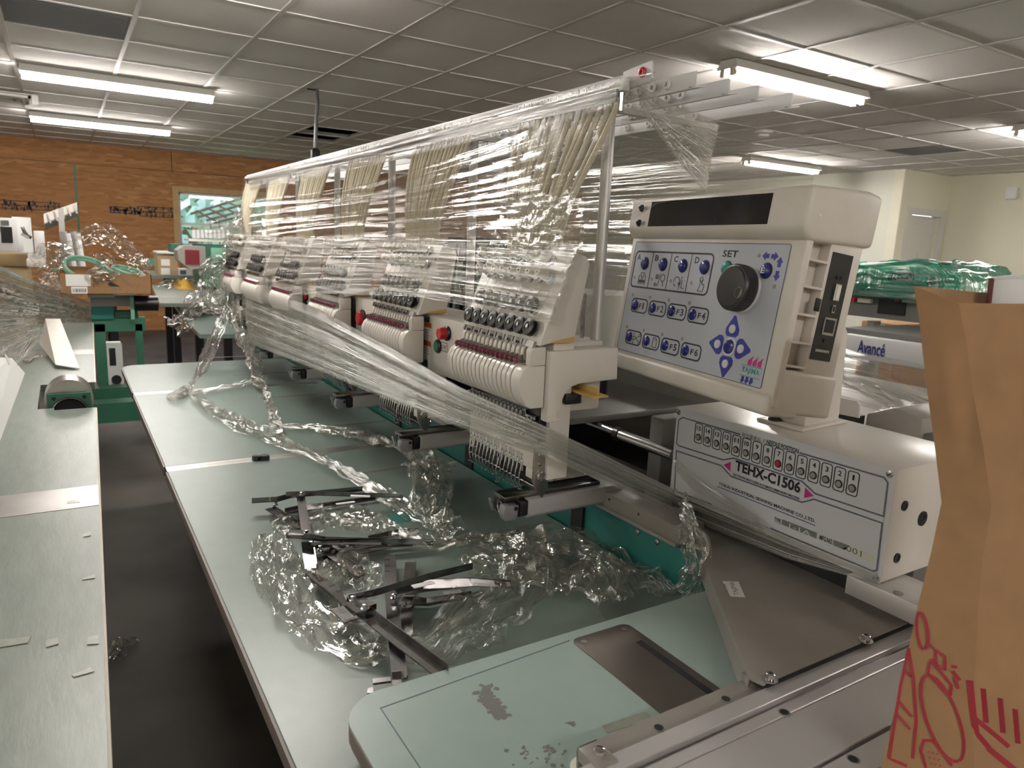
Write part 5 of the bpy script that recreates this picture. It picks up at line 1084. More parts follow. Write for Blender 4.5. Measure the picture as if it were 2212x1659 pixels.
# bearing wheel in a green bracket at the notch
bw = empty('bearing_wheel', (xn-.05, (yn+ey_(xn))/2, LZ), label='steel roller wheel in a green bracket set into the table notch', cat='roller')
xh = xn-.045; a, b = Xp(100, 852, xh), Xp(196, 848, xh); zt = (a.z+b.z)/2; bwid = b.y-a.y
cyb = (a.y+b.y)/2; R_ = .048/.62; bz_ = Xp(150, 893, xh).z
def arch(x, y0, y1, z0, z1, r, cyc, czc, n=14):
    return [V((x, y0, z0)), V((x, cyc-r, z0))]+[V((x, cyc-r*math.cos(math.pi*i/n), czc+r*math.sin(math.pi*i/n))) for i in range(n+1)]+[V((x, cyc+r, z0)), V((x, y1, z0)), V((x, y1, z1)), V((x, y0, z1))]
MB().ext(arch(xh, a.y, b.y, LZ-.12, zt, R_*.62, cyb, bz_), (-.012, 0, 0)).build('bracket', 'machinegreen', bw, smooth=False)
MB().ext(arch(xh-.12, a.y, b.y, LZ-.12, zt, R_*.62, cyb, bz_), (-.012, 0, 0)).build('bracket', 'machinegreen', bw, smooth=False)
MB().box(xh-.12, xh-.012, a.y, a.y+.012, LZ-.02, zt-.004).build('bracket_side', 'machinegreen', bw, smooth=False)
wz = Xp(152, 815, xh-.06).z; MB().cyl((xh-.016, cyb, wz-.066), (xh-.116, cyb, wz-.066), .066, n=48).build('wheel', 'steel', bw)
MB().torus((xh+.002, cyb, bz_), (1, 0, 0), R_*.62, .004, 32, 8).build('bore_ring', 'darksteel', bw)
MB().cyl((xh-.018, cyb, bz_), (xh-.0155, cyb, bz_), R_*.62, n=28).build('bore', 'blackmatte', bw)
for y in (a.y+.018, b.y-.018): MB().lathe([(.006, 0), (.006, .001)], (xh, y, zt-.014), (1, 0, 0), 12).build('bolt_hole', 'blackmatte', bw)
# folded sheet covers, wires
fc = empty('folded_cover', Zp(140, 790, LZ), label='beige folded sheet metal chute sloping onto the left table', cat='cover')
Q = [Zp(98, 690, .98), Zp(130, 690, .98), Zp(172, 797, LZ+.004), Zp(120, 789, LZ+.014)]
MB().ext(Q, (0, 0, .003)).build('chute_face', 'ivory', fc, smooth=False)
MB().ext([Q[0], Q[3], Zp(85, 742, LZ+.03)], (0, 0, .003)).build('chute_side', 'ivory', fc, smooth=False)
pc_ = empty('side_plate', Zp(20, 880, LZ), label='white sheet plate with a round hole standing on the left table', cat='cover')
Q = [Zp(-50, 1090, LZ+.002), Zp(54, 806, LZ+.002), Zp(26, 774, .93), Zp(-30, 770, 1.0), Zp(-90, 860, 1.0)]
MB().ext(Q, (-.003, 0, 0)).build('plate', 'labelwhite', pc_, smooth=False)
h = Q[1].lerp(Q[3], .55).lerp(Q[2], .35); nrm = (Q[1]-Q[0]).cross(Q[2]-Q[0]).normalized(); nrm = nrm if nrm.x > 0 else -nrm
MB().lathe([(.03, .0005), (.03, .0015)], h+nrm*.002, nrm, 24).build('round_hole', 'ivory', pc_)
wr = empty('loose_wires', Zp(60, 770, LZ), label='loose brown wires lying beside the beige chute on the left table', cat='wires')
for k in range(4):
    Pts = [Zp(x+2*k, y+1.5*k, LZ+.004+z) for x, y, z in ((62, 735, .06), (50, 752, .03), (42, 770, .003), (56, 778, .003), (74, 772-3*k, .004), (92, 768, .004))]
    MB().tube([smoothp(Pts, i/24) for i in range(25)], .0016, 5).build('wire', 'wirebrown' if k % 2 else 'ivory', wr)
# wrapped machine on the left table
lm = empty('wrapped_machine', (-4.0, -.5, LZ), label='grey machine head under clear film on the left table', cat='machine')
MB().box(-4.72, -4.05, -.95, -.2, LZ, .96).build('body', 'greypaint', lm, bevel=.02)
MB().box(-4.6, -4.15, -.9, -.3, .96, .985).build('upper_case', 'ivory', lm, bevel=.02)
for k in range(8): MB().cyl((-4.05, -.22-k*.07, .95), (-4.01, -.22-k*.07, .95), .018, n=12).build('dial', 'blackplastic', lm)
lw_ = empty('left_film', (-4.0, -.1, LZ), label='clear film with bluish glints wrapped over the machine on the left table', cat='film')
lx = [-2.9, -3.5, -4.2, -4.78]
sheet_film('outer_sheet', lw_, [Xp(q[0], q[1], x) for q, x in zip(((-60, 545), (60, 600), (140, 634), (196, 652)), lx)], [Xp(q[0], q[1], x) for q, x in zip(((-60, 800), (40, 745), (104, 699), (197, 698)), lx)], 70, 60, .014, 12, 'film_dense', 50, crumple=.004)
sheet_film('outer_sheet', lw_, [Xp(q[0], q[1], x+.05) for q, x in zip(((-60, 575), (60, 630), (140, 650), (196, 668)), lx)], [Xp(q[0], q[1], x+.05) for q, x in zip(((-60, 700), (40, 690), (104, 696), (196, 697)), lx)], 80, 60, .014, 9, 'film_knot', 51, crumple=.012)
sheet_film('drape', lw_, [Xp(-60, 720, -2.7), Xp(20, 712, -3.2), Xp(104, 699, -4.0)], [Xp(-60, 960, -2.5), Xp(5, 840, -2.8), Xp(70, 745, -3.5)], 60, 50, .016, 8, 'film_fan', 52, crumple=.006)
sheet_film('top_sheet', lw_, [V((-4.80, y, .98+.03*math.sin(y*9))) for y in (-1.05, -.8, -.5, -.12)], [V((-3.98, y, 1.0+.03*math.sin(y*7))) for y in (-1.05, -.8, -.5, -.12)], 40, 40, .03, 6, 'film_fan', 53, crumple=.01, nrm=(0, 0, 1))
sheet_film('front_sheet', lw_, [V((-3.98, y, 1.0+.03*math.sin(y*7))) for y in (-1.05, -.8, -.5, -.12)], [V((-3.90, y, LZ+.01)) for y in (-1.05, -.8, -.5, -.12)], 40, 30, .02, 6, 'film_fan', 54, crumple=.008)
# ================================================================ GREEN STAND, CARTON, HOOPS
SX = -5.3
st = empty('green_stand', (SX, .3, 0), label='dark green welded machine stand behind the end of the table', cat='stand')
def xb_(p0, p1, x, d, name, m, par, bevel=0):
    mx_, my_ = (p0[0]+p1[0])/2, (p0[1]+p1[1])/2; a, b = V((x, Xp(p0[0], my_, x).y, Xp(mx_, p0[1], x).z)), V((x, Xp(p1[0], my_, x).y, Xp(mx_, p1[1], x).z)); return MB().box(x-d, x, min(a.y, b.y), max(a.y, b.y), max(0.0, min(a.z, b.z)), max(a.z, b.z)).build(name, m, par, bevel=bevel, smooth=bool(bevel))
xb_((211, 700), (233, 905), SX, .06, 'post', 'machinegreen', st); xb_((298, 700), (313, 905), SX, .06, 'post', 'machinegreen', st)
xb_((197, 686), (314, 716), SX, .06, 'header', 'machinegreen', st); xb_((196, 662), (246, 690), SX+.02, .10, 'shelf_bracket', 'teal', st); xb_((248, 672), (298, 688), SX, .08, 'cross_bar', 'machinegreen', st)
xb_((196, 838), (302, 862), SX+.10, .12, 'foot_beam', 'machinegreen', st); xb_((196, 870), (318, 912), SX+.35, .14, 'foot_beam', 'machinegreen', st)
for y in (.05, .55): MB().box(SX-.5, SX+.3, y-.03, y+.03, 0, .10).build('skid', 'machinegreen', st, smooth=False)
xb_((196, 641), (300, 662), SX+.02, .35, 'deck', 'greypaint', st); xb_((190, 632), (247, 643), SX+.04, .3, 'deck_pad', 'labelwhite', st); xb_((282, 640), (290, 690), SX+.08, .04, 'end_plate', 'palegreen', st)
a, b = Xp(290, 655, SX+.05), Xp(341, 655, SX+.05); MB().cyl((SX+.05, a.y, a.z), (SX+.05, b.y, b.z), .05, n=20).build('roller', 'blackplastic', st)
xb_((233, 745), (266, 832), SX-.12, .18, 'control_unit', 'labelwhite', st); xb_((236, 752), (250, 790), SX-.118, .01, 'unit_slot', 'blackmatte', st)
a = Xp(252, 820, SX-.11); MB().cyl((SX-.12, a.y, a.z), (SX-.10, a.y, a.z), .03, n=16).build('unit_knob', 'blackmatte', st)
CB = -5.05
cbx = empty('carton', (CB-.2, .2, 1.0), label='open cardboard carton of green hoops standing on the green stand', cat='box')
a, b = Xp(126, 590, CB), Xp(326, 588, CB); c = Xp(326, 636, CB); y0, y1, z0, z1 = a.y, b.y, c.z, a.z; dp_ = .46
MB().box(CB-.004, CB, y0, y1, z0, z1).build('front_wall', 'cardboard', cbx, smooth=False); MB().box(CB-dp_, CB-dp_+.004, y0, y1, z0, z1+.02).build('back_wall', 'cardboard', cbx, smooth=False)
MB().box(CB-dp_, CB, y0, y0+.004, z0, z1).build('side_wall', 'cardboard', cbx, smooth=False); MB().box(CB-dp_, CB, y1-.004, y1, z0, z1).build('side_wall', 'cardboard', cbx, smooth=False); MB().box(CB-dp_, CB, y0, y1, z0, z0+.004).build('bottom', 'cardboard', cbx, smooth=False)
FC = frame(V((CB, y0, z0)), V((0, 1, 0)), V((0, 0, 1)), V((1, 0, 0))); W_ = y1-y0; H_ = z1-z0
flat(FC, [[(.07*W_, .40*H_), (.33*W_, .40*H_), (.33*W_, .95*H_), (.07*W_, .95*H_)]], .0006).build('address_label', 'labelwhite', cbx, smooth=False)
bc = flat(FC, [[(.12*W_, .04*H_), (.29*W_, .04*H_), (.29*W_, .37*H_), (.12*W_, .37*H_)]], .0006).build('barcode_label', 'labelwhite', cbx, smooth=False)
bb = MB(); x = .135
while x < .27: w_ = rnd.choice((.003, .005, .008)); q = flat(FC, [[(x*W_, .10*H_), ((x+w_)*W_, .10*H_), ((x+w_)*W_, .28*H_), (x*W_, .28*H_)]], .0012); bb.add(q.v, q.f); x += w_+rnd.choice((.004, .007))
tag(bb.build('barcode', 'inkblack', bc, smooth=False), kind='stuff')
flat(FC, [[(.515*W_, .86*H_), (.49*W_, .64*H_), (.57*W_, .64*H_)]], .0006).build('printed_mark', 'inkblack', cbx, smooth=False); flat(FC, [[(.645*W_, .38*H_), (.545*W_, .38*H_)]+[((.545+.03*math.cos(t))*W_, (.49+.12*math.sin(t))*H_) for t in (3.6, 3.1, 2.5, 1.9, 1.3)]], .0006).build('printed_mark', 'inkblack', cbx, smooth=False)
text('CHETA', FC, .53*W_, .20*H_, .13*W_, .10*H_, 'inkgrey', cbx); R45 = Matrix.Rotation(math.radians(-42), 4, 'Z')
text('Surge', FC @ T(.63*W_, .82*H_, 0) @ R45, 0, 0, .20*W_, .16*H_, 'inkgrey', cbx, shear=.2)
def hoop(px, py, r, tilt, label):
    p = Xp(px, py, CB-.22); t = empty('embroidery_hoop', (p.x, p.y, z0), label=label, cat='hoop', group='green hoops in the carton')
    ax = V((math.sin(tilt), .25, math.cos(tilt))); MB().torus((p.x, p.y, p.z), ax, r, .010, 36, 8).build('ring', 'palegreen', t); MB().torus(V((p.x, p.y, p.z))-ax.normalized()*.016, ax, r*.97, .010, 36, 8).build('inner_ring', 'palegreen', t)
    MB().bar(V((p.x, p.y-r, p.z)), V((p.x, p.y-r-.07, p.z-.01)), .05, .012).build('tab', 'palegreen', t)
hoop(190, 580, .13, .5, 'large green ring tipped up inside the carton'); hoop(276, 584, .085, .2, 'smaller green ring lying flat by the carton end wall'); hoop(250, 614, .05, .1, 'green ring half hidden under film in the carton')
cf = empty('carton_film', (CB, .2, z1), label='scraps of clear film spilling out over the cardboard carton', cat='film')
rope('scrap', cf, [Xp(x, y, CB-.1) for x, y in ((105, 600), (100, 565), (125, 545), (150, 552))], [.08, .16, .14, .08], 'film_loose', 60, 50, 18, .8, .02, up=(1, 0, 0))
rope('scrap', cf, [Xp(x, y, CB-.35) for x, y in ((135, 545), (175, 518), (205, 505), (240, 512), (275, 540), (320, 580))], [.05, .10, .12, .13, .12, .08], 'film_loose', 61, 80, 20, .7, .02, up=(1, 0, 0))
rope('scrap', cf, [Xp(x, y, CB+.02) for x, y in ((222, 548), (228, 570), (240, 588), (200, 595), (212, 615))], [.10, .12, .10, .08, .10], 'film_loose', 62, 60, 16, .7, .014, up=(1, 0, 0))
rope('scrap', cf, [Xp(x, y, CB+.02) for x, y in ((285, 558), (300, 575), (318, 588))], [.10, .13, .08], 'film_loose', 63, 50, 14, .7, .014, up=(1, 0, 0))
rope('scrap', cf, [Xp(x, y, CB+.05) for x, y in ((108, 590), (110, 625), (118, 650))], [.07, .12, .05], 'film_dense', 64, 40, 12, .6, .01, up=(1, 0, 0))
# ================================================================ FAR LEFT SMALL MACHINE
FX = -6.4
fm_ = empty('white_sewing_machine', (FX, -.2, .9), label='white control unit with dark screen on an arm at the far left', cat='machine')
xb_((-30, 470), (37, 543), FX, .05, 'screen_case', 'barwhite', fm_, .006); s_ = xb_((2, 490), (27, 525), FX+.004, .004, 'screen', 'screen', fm_)
for k in range(9): xb_((2+2*k, 476), (3+2*k, 487), FX+.003, .003, 'vent_slit', 'blackmatte', fm_)
a, b = Xp(25, 468, FX-.01), Xp(66, 470, FX-.35); c, d = Xp(73, 545, FX-.35), Xp(37, 546, FX-.01)
MB().ext([a, b, c, d], (-.02, 0, 0)).build('side_panel', 'labelwhite', fm_, smooth=False)
xb_((74, 499), (97, 560), FX+.02, .12, 'bracket_arm', 'barwhite', fm_, .006); xb_((60, 549), (97, 562), FX, .2, 'foot', 'barwhite', fm_, .004); xb_((57, 560), (98, 577), FX+.05, .3, 'base', 'ivory', fm_, .006)
MB().tube([Xp(x, y, FX-.02) for x, y in ((48, 490), (52, 500), (60, 510), (68, 514))], .012, 8).build('clamp', 'darksteel', fm_)
MB().bar(Xp(46, 505, FX-.01), Xp(62, 514, FX-.01), .04, .02).build('clamp_plate', 'steel', fm_)
ct = empty('tan_cloth_table', (FX-.2, -.5, 0), label='table covered with tan cloth beneath the white control unit', cat='table')
a, b = Xp(-80, 545, FX-.4), Xp(58, 548, FX-.4); MB().box(FX-1.1, FX-.38, a.y, b.y, .1, a.z-.10).build('cloth_drop', 'clothtan', ct, bevel=.02); MB().box(FX-1.12, FX-.36, a.y, b.y+.02, a.z-.10, a.z).build('cloth_top', 'clothtan', ct, bevel=.02)
for y in (a.y+.1, b.y-.1): MB().cyl((FX-.8, y, 0), (FX-.8, y, .12), .03, n=10).build('leg', 'blackplastic', ct)
ts_ = empty('thread_stand', Xp(132, 560, -6.9), label='slanted white thread stand bar on a grey post above the carton', cat='thread stand')
MB().bar(Xp(131, 450, -6.9), V((-6.9, Xp(136, 575, -6.9).y, 0)) , .04, .03, (1, 0, 0)).build('post', 'steel', ts_)
a, b = Xp(94, 462, -6.8), Xp(166, 437, -7.0); MB().ext([a, b, b+V((0, 0, -.06)), a+V((0, 0, -.07))], (-.02, 0, 0)).build('guide_bar', 'ivory', ts_, smooth=False)
MB().ext([a+V((0, 0, -.07)), b+V((0, 0, -.06)), b+V((-.12, 0, -.10)), a+V((-.12, 0, -.12))], (0, 0, -.01)).build('under_lip', 'greypaint', ts_, smooth=False)
for i in range(5): p = a.lerp(b, (i+.5)/5); MB().bar(p+V((.005, 0, -.01)), p+V((.005, .02, -.08)), .012, .008, (1, 0, 0)).build('hook', 'steel', ts_)
for i in range(4): p = Xp(138+9*i, 500+(i % 2)*4, -6.6); MB().cyl(p, p+V((0, .03, -.30)), .028, .022, n=10).build('spool', 'barwhite' if i % 2 else 'steel', ts_)
# ================================================================ SECOND MACHINE IN LINE, beyond the far window
m2 = empty('second_machine', (-6.9, 1.0, 0), label='green embroidery machine with a grey octagonal end and dark red grille', cat='machine')
GX = -6.7
oc = [Xp(x, y, GX) for x, y in ((383, 541), (397, 531), (443, 532), (447, 579), (410, 582), (386, 562))]
MB().ext(oc, (-.25, 0, 0)).build('end_housing', 'greypaint', m2, smooth=False)
gr = xb_((400, 540), (431, 572), GX+.006, .006, 'grille', 'redgrille', m2)
for k in range(9): xb_((401, 541.5+3.4*k), (430, 542.7+3.4*k), GX+.010, .004, 'grille_bar', 'redgrille', gr)
xb_((369, 527), (392, 545), GX-.26, .2, 'body_shoulder', 'machinegreen', m2); xb_((440, 531), (520, 620), GX-.02, .6, 'body', 'machinegreen', m2); xb_((456, 536), (510, 562), GX, .02, 'side_box', 'palegreen', m2, .01)
tb2 = [Zp(*q, .79) for q in ((431, 722), (409, 700), (372, 652), (470, 640), (560, 655), (560, 715), (500, 722))]
MB().ext([V((p.x, p.y, .765)) for p in tb2], (0, 0, .025)).build('table_board', 'laminate', m2, smooth=False)
tb3 = [Zp(*q, .90) for q in ((345, 655), (322, 612), (318, 602), (470, 608), (520, 640), (412, 655))]
MB().ext([V((max(p.x, -7.34), p.y, .875)) for p in tb3], (0, 0, .025)).build('side_board', 'laminate_old', m2, smooth=False)
a = Zp(370, 641, .90); MB().box(a.x-.05, a.x+.05, a.y-.09, a.y+.09, .90, .9008).build('hand_hole', 'greypaint', m2, smooth=False)
for q in ((470, 690), (540, 690)): p = Zp(*q, .79); MB().box(p.x-.9, p.x-.84, p.y-.03, p.y+.03, 0, .79).build('leg', 'blackplastic', m2, smooth=False)
MB().box(-7.1, -6.75, 1.45, 1.95, 0, 1.2).build('plinth', 'teal', m2, smooth=False)
for (p0, p1) in (((412, 462), (548, 421)), ((428, 469), (548, 436)), ((446, 476), (548, 450)), ((462, 481), (548, 462))):
    MB().bar(Xp(*p0, -6.9), Xp(*p1, -6.9), .02, .02, (1, 0, 0)).build('rack_bar', 'darksteel', m2, smooth=False)
for (p0, p1) in (((424, 455), (466, 478)), ((446, 449), (490, 470)), ((468, 443), (514, 463)), ((490, 436), (538, 456))): MB().bar(Xp(*p0, -6.91), Xp(*p1, -6.91), .015, .01, (1, 0, 0)).build('rack_slat', 'darksteel', m2, smooth=False)
for x in (436, 455, 474, 497): MB().bar(Xp(x, 478, -6.95), Xp(x+1, 528, -6.95), .014, .014, (1, 0, 0)).build('rack_post', 'steel', m2, smooth=False)
for k in range(9): p = Xp(420+9*k, 514, -6.95); MB().cyl(p, p+V((0, 0, .07)), .018, .016, n=8).build('spool_pin', 'barwhite', m2)
xb_((408, 518), (530, 523), -6.9, .3, 'spool_tray', 'ivory', m2)
sheet_film('film_cover', m2, [Xp(x, y, -6.6) for x, y in ((436, 480), (480, 474), (540, 466))], [Xp(x, y, -6.55) for x, y in ((450, 520), (490, 522), (540, 524))], 24, 24, .02, 8, 'film', 70)
for lab, q0, q1, x, nm in (('brown cardboard carton with two white labels on the far counter', (341, 548), (384, 595), -7.4, 'carton'),):
    t = empty(nm, Xp(q0[0], q1[1], x), label=lab, cat='box'); xb_(q0, q1, x, .3, 'box_body', 'cardboard_pale', t); xb_((q0[0]-2, q0[1]-4), (q1[0]+1, q0[1]), x+.02, .34, 'lid', 'foam', t)
    for k in (0, 1): xb_((q0[0]+7, q0[1]+12+19*k), (q0[0]+26, q0[1]+26+19*k), x+.002, .002, 'label', 'labelwhite', t)
t = empty('small_carton', Xp(398, 595, -7.37), label='low white labelled carton beside the tall cardboard carton', cat='box'); xb_((386, 581), (416, 595), -7.37, .25, 'box_body', 'labelwhite', t); xb_((389, 584), (402, 593), -7.368, .002, 'label', 'inkgrey', t)
t = empty('far_counter', (-7.6, 1.0, 0), label='long low counter carrying the far cartons', cat='counter'); a, b = Xp(318, 596, -7.2), Xp(428, 596, -7.2); MB().box(-8.2, -7.36, a.y-.4, b.y, a.z-.03, a.z-.002).build('counter_top', 'laminate', t, smooth=False)
for y in (a.y-.3, b.y-.2): MB().box(-8.1, -8.04, y, y+.06, 0, a.z-.03).build('leg', 'blackplastic', t, smooth=False); MB().box(-7.5, -7.44, y, y+.06, 0, a.z-.03).build('leg', 'blackplastic', t, smooth=False)
p = Zp(400, 622, .90)
yc = MB().grid(lambda u, v: V((p.x+(u-.5)*.36, p.y+(v-.5)*.16, .902+.07*max(0, 1-4*((u-.5)**2+(v-.5)**2)*1.2)*(1+.5*nz(u*5, v*5)))), 20, 20).build('yellow_cloth', 'yellowcloth', recalc=False); tag(yc, 'crumpled yellow cloth on the far side board', 'cloth')
ff = empty('counter_film', Zp(400, 612, .92), label='wad of clear film on the far side board by the yellow cloth', cat='film')
rope('wad', ff, [Zp(x, y, .94) for x, y in ((352, 616), (385, 610), (425, 609), (450, 616))], [.10, .25, .25, .12], 'film_loose', 72, 50, 16, .6, .02, floor_z=.902)
# ================================================================ RIGHT BACKGROUND
AY = 3.2
av = empty('small_embroidery_machine', (Yp(1950, 640, AY).x, AY+.3, 0), label='compact embroidery machine shrouded in green film on a grey stand', cat='machine')
def yb_(p0, p1, y, d, name, m, par, bevel=0):
    mx_, my_ = (p0[0]+p1[0])/2, (p0[1]+p1[1])/2; a, b = V((Yp(p0[0], my_, y).x, y, Yp(mx_, p0[1], y).z)), V((Yp(p1[0], my_, y).x, y, Yp(mx_, p1[1], y).z)); return MB().box(min(a.x, b.x), max(a.x, b.x), y, y+d, max(0, min(a.z, b.z)), max(a.z, b.z)).build(name, m, par, bevel=bevel, smooth=bool(bevel))
yb_((1842, 585), (1990, 632), AY+.12, .4, 'body', 'ivory', av, .02); yb_((1922, 582), (1974, 612), AY+.03, .1, 'needle_case', 'barwhite', av, .01)
for k in range(8):
    for r in range(3): p = Yp(1928+6*k, 588+7*r, AY+.03); MB().cyl(p, p+V((0, -.02, 0)), .011, n=8).build('tension_knob', 'blackplastic' if r else 'steel', av)
cs = yb_((2000, 596), (2036, 622), AY+.02, .06, 'control_screen', 'ivory', av, .006); yb_((2004, 600), (2022, 616), AY+.015, .006, 'screen_face', 'screen', cs)
sh = [Yp(x, y, AY-.03) for x, y in ((1836, 566), (1900, 566), (1986, 561), (2030, 571), (2072, 602), (2076, 642), (2000, 650), (1836, 636))]
ct_ = sum(sh, V((0, 0, 0)))/len(sh)
def shroud(u, v):
    p = poly(sh+[sh[0]], u); q = p.lerp(V((ct_.x, p.y, ct_.z)), .0); y = AY-.03+v*.55; e = 1-.12*math.sin(math.pi*v)*0
    return V((p.x, y, p.z))+V((nz(u*30, v*6, 3), nz(u*24, v*5, 9), nz(u*27, v*7, 5)))*.018
MB().grid(shroud, 80, 10).build('green_film', 'film_green', av, recalc=False, ang=60)
n_ = len(sh)
def front(u, v):
    p = poly(sh+[sh[0]], u).lerp(ct_, v); return V((p.x, AY-.03-.10*(1-(1-v)**2)*.3, p.z))+V((0, nz(p.x*9, p.z*60, 2)*.02, 0))
MB().grid(front, 80, 14).build('green_film', 'film_green', av, recalc=False, ang=60)
yb_((1822, 634), (2012, 642), AY, .6, 'stand_top', 'greypaint', av); yb_((1826, 642), (2008, 690), AY+.05, .03, 'stand_apron', 'darkgreypaint', av)
yb_((1896, 648), (1956, 680), AY+.045, .02, 'apron_recess', 'blackplastic', av)
for x in (1836, 1932): yb_((x, 643), (x+10, 652), AY+.03, .03, 'switch', 'red', av); yb_((x+16, 645), (x+44, 654), AY+.03, .03, 'handle', 'ivory', av)
for x in (1846, 2012): yb_((x, 690), (x+16, 1100), AY+.1, .05, 'stand_leg', 'greypaint', av)
fb = yb_((1815, 736), (2060, 790), AY-.35, .05, 'front_beam', 'barwhite', av, .01); yb_((1815, 722), (2060, 736), AY-.3, .5, 'beam_top', 'darkgreypaint', av)
a = Yp(1852, 753, AY-.352); b = Yp(1910, 770, AY-.352)
text('Avanc\u00e9', frame(V((0, AY-.352, 0)), V((1, 0, 0)), V((0, 0, 1)), V((0, -1, 0))), a.x, b.z-.005, b.x-a.x, .058, 'inkblue', fb, True)
t = empty('floor_carton', Yp(1888, 760, AY+.9), label='brown carton under the grey stand of the green wrapped machine', cat='box')
a, b = Yp(1862, 692, AY+.9), Yp(1912, 900, AY+.9); MB().box(a.x, b.x, AY+.9, AY+1.3, 0, a.z).build('box_body', 'cardboard', t, bevel=.004); MB().box(a.x+.08, b.x-.08, AY+.898, AY+.9, 0, a.z).build('tape', 'tape', t, smooth=False)
# covered equipment right behind the control box
rc_ = empty('rear_cabinet', (-.9, 1.9, 0), label='grey cabinet with a sloped top under streaky film behind the control box', cat='cabinet')
pA, pB = Yp(1800, 800, 2.1), Yp(2060, 850, 2.1); pC, pD = Yp(2060, 960, 1.62), Yp(1790, 905, 1.62)
MB().hexa([V((p.x, p.y, .12)) for p in (pA, pB, pC, pD)], [pA, pB, pC, pD]).build('body', 'greypaint', rc_, smooth=False)
for x, y in ((pA.x+.06, 2.04), (pB.x-.06, 2.04), (pC.x-.06, 1.68), (pD.x+.06, 1.68)): MB().cyl((x, y, 0), (x, y, .13), .03, n=10).build('foot', 'blackplastic', rc_)
sheet_film('film_cover', rc_, [Yp(x, y, 2.0) for x, y in ((1790, 748), (1900, 768), (2050, 800))], [Yp(x, y, 1.56) for x, y in ((1790, 850), (1900, 888), (2050, 972))], 50, 40, .010, 12, 'film', 80)
sheet_film('film_cover', rc_, [Yp(x, y, 1.6) for x, y in ((1800, 800), (1900, 830), (2040, 888))], [Yp(x, y, 1.5) for x, y in ((1810, 828), (1900, 872), (2030, 950))], 50, 20, .012, 7, 'film_loose', 81, crumple=.004)
pw = empty('power_unit', (-.62, 1.46, .87), label='rounded grey metal unit standing behind the control box', cat='power unit')
a, b, c, d = [Yp(x, y, 1.42) for x, y in ((1872, 893), (1932, 880), (1994, 905), (1994, 975))]
MB().ext([V((a.x-.006, 1.42, .87)), V((a.x, 1.42, a.z)), V((a.x+.01, 1.42, a.z+.004)), b, V((c.x, 1.42, c.z)), V((c.x, 1.42, .87))], (0, .12, 0)).build('case', 'greypaint', pw, bevel=.004)
MB().box(c.x, c.x+.10, 1.43, 1.53, .87, c.z-.03).build('side_case', 'darkgreypaint', pw, bevel=.003)
MB().box(a.x-.3, c.x+.1, 1.453, 1.56, .855, .8705).build('base', 'darkgreypaint', pw, smooth=False)
for x in (a.x-.25, c.x+.05): MB().box(x-.02, x+.02, 1.46, 1.50, 0, .855).build('leg', 'darkgreypaint', pw, smooth=False)
bp_ = empty('deflector_plate', Yp(1838, 905, 1.37), label='small beige metal plate with a cut corner beside the panel stand', cat='plate')
MB().ext([Yp(x, y, 1.37) for x, y in ((1790, 855), (1851, 866), (1857, 876), (1855, 903), (1790, 890))], (0, .004, 0)).build('plate', 'ivory', bp_, smooth=False)
MB().box(Yp(1800, 900, 1.37).x, Yp(1850, 900, 1.37).x, 1.372, 1.40, .869, Yp(1820, 893, 1.37).z).build('bracket', 'blackplastic', bp_, smooth=False)
# ================================================================ PAPER BAG
bag = empty('paper_bag', Zp(2000, 1660, .866), label='brown kraft paper bag with red line drawings, standing on the aluminium rail', cat='bag')
rowsA = [(1974, 618), (1985, 690), (1994, 770), (2005, 860), (2020, 970), (2034, 1085), (2012, 1190), (1980, 1320), (1950, 1460), (1915, 1610), (1880, 1760)]
rowsB = [(2072, 655), (2086, 730), (2096, 800), (2108, 880), (2128, 990), (2142, 1095), (2124, 1200), (2112, 1330), (2106, 1470), (2104, 1620), (2102, 1790)]
tA, tB = .762, .735
def bagpt(f_, u, v):
    A_ = poly([Dp(*q, tA) for q in rowsA], v); B_ = poly([Dp(*q, tB) for q in rowsB], v)
    R_ = CR*.20+CF*.045; C_ = B_+R_; D_ = A_+R_*1.02+CF*.055
    if v < .05: C_ = C_+V((0, 0, .004))
    cs = ((A_, B_), (B_, C_), (C_, D_), (D_, A_))[f_]
    p = cs[0].lerp(cs[1], u); e = math.sin(math.pi*u)*math.sin(math.pi*min(1, v*1.3))
    k = .026*e*nz(p.x*14+f_, p.z*11, p.y*9)+(.014 if f_ == 1 and v < .5 else .004)*e*nz(p.x*40, p.z*36, p.y*40)
    if f_ == 1: k += .012*e*math.sin(v*9)
    nn = (cs[1]-cs[0]).cross(V((0, 0, 1))).normalized()
    p = p+nn*k; p.z = max(p.z, .8672); return p
b_ = MB()
for f_ in range(4): b_.grid(lambda u, v: bagpt(f_, u, v), 18, 48)
b_.uv = None
bs_ = b_.build('sack', 'kraft', bag, recalc=False, ang=50)
Bt = [bagpt(f_, 0, 1) for f_ in range(4)]; MB().ext(Bt, (0, 0, .002)).build('bottom', 'kraft', bag, smooth=False)
def face_uv(px, py):
    lo, hi = 0., 1.
    for _ in range(30):
        m_ = (lo+hi)/2; A_ = proj(bagpt(0, 0, m_)); B_ = proj(bagpt(0, 1, m_)); s_ = (px-A_[0])/(B_[0]-A_[0]); yy = A_[1]+(B_[1]-A_[1])*s_
        if yy < py: lo = m_
        else: hi = m_
    return s_, (lo+hi)/2
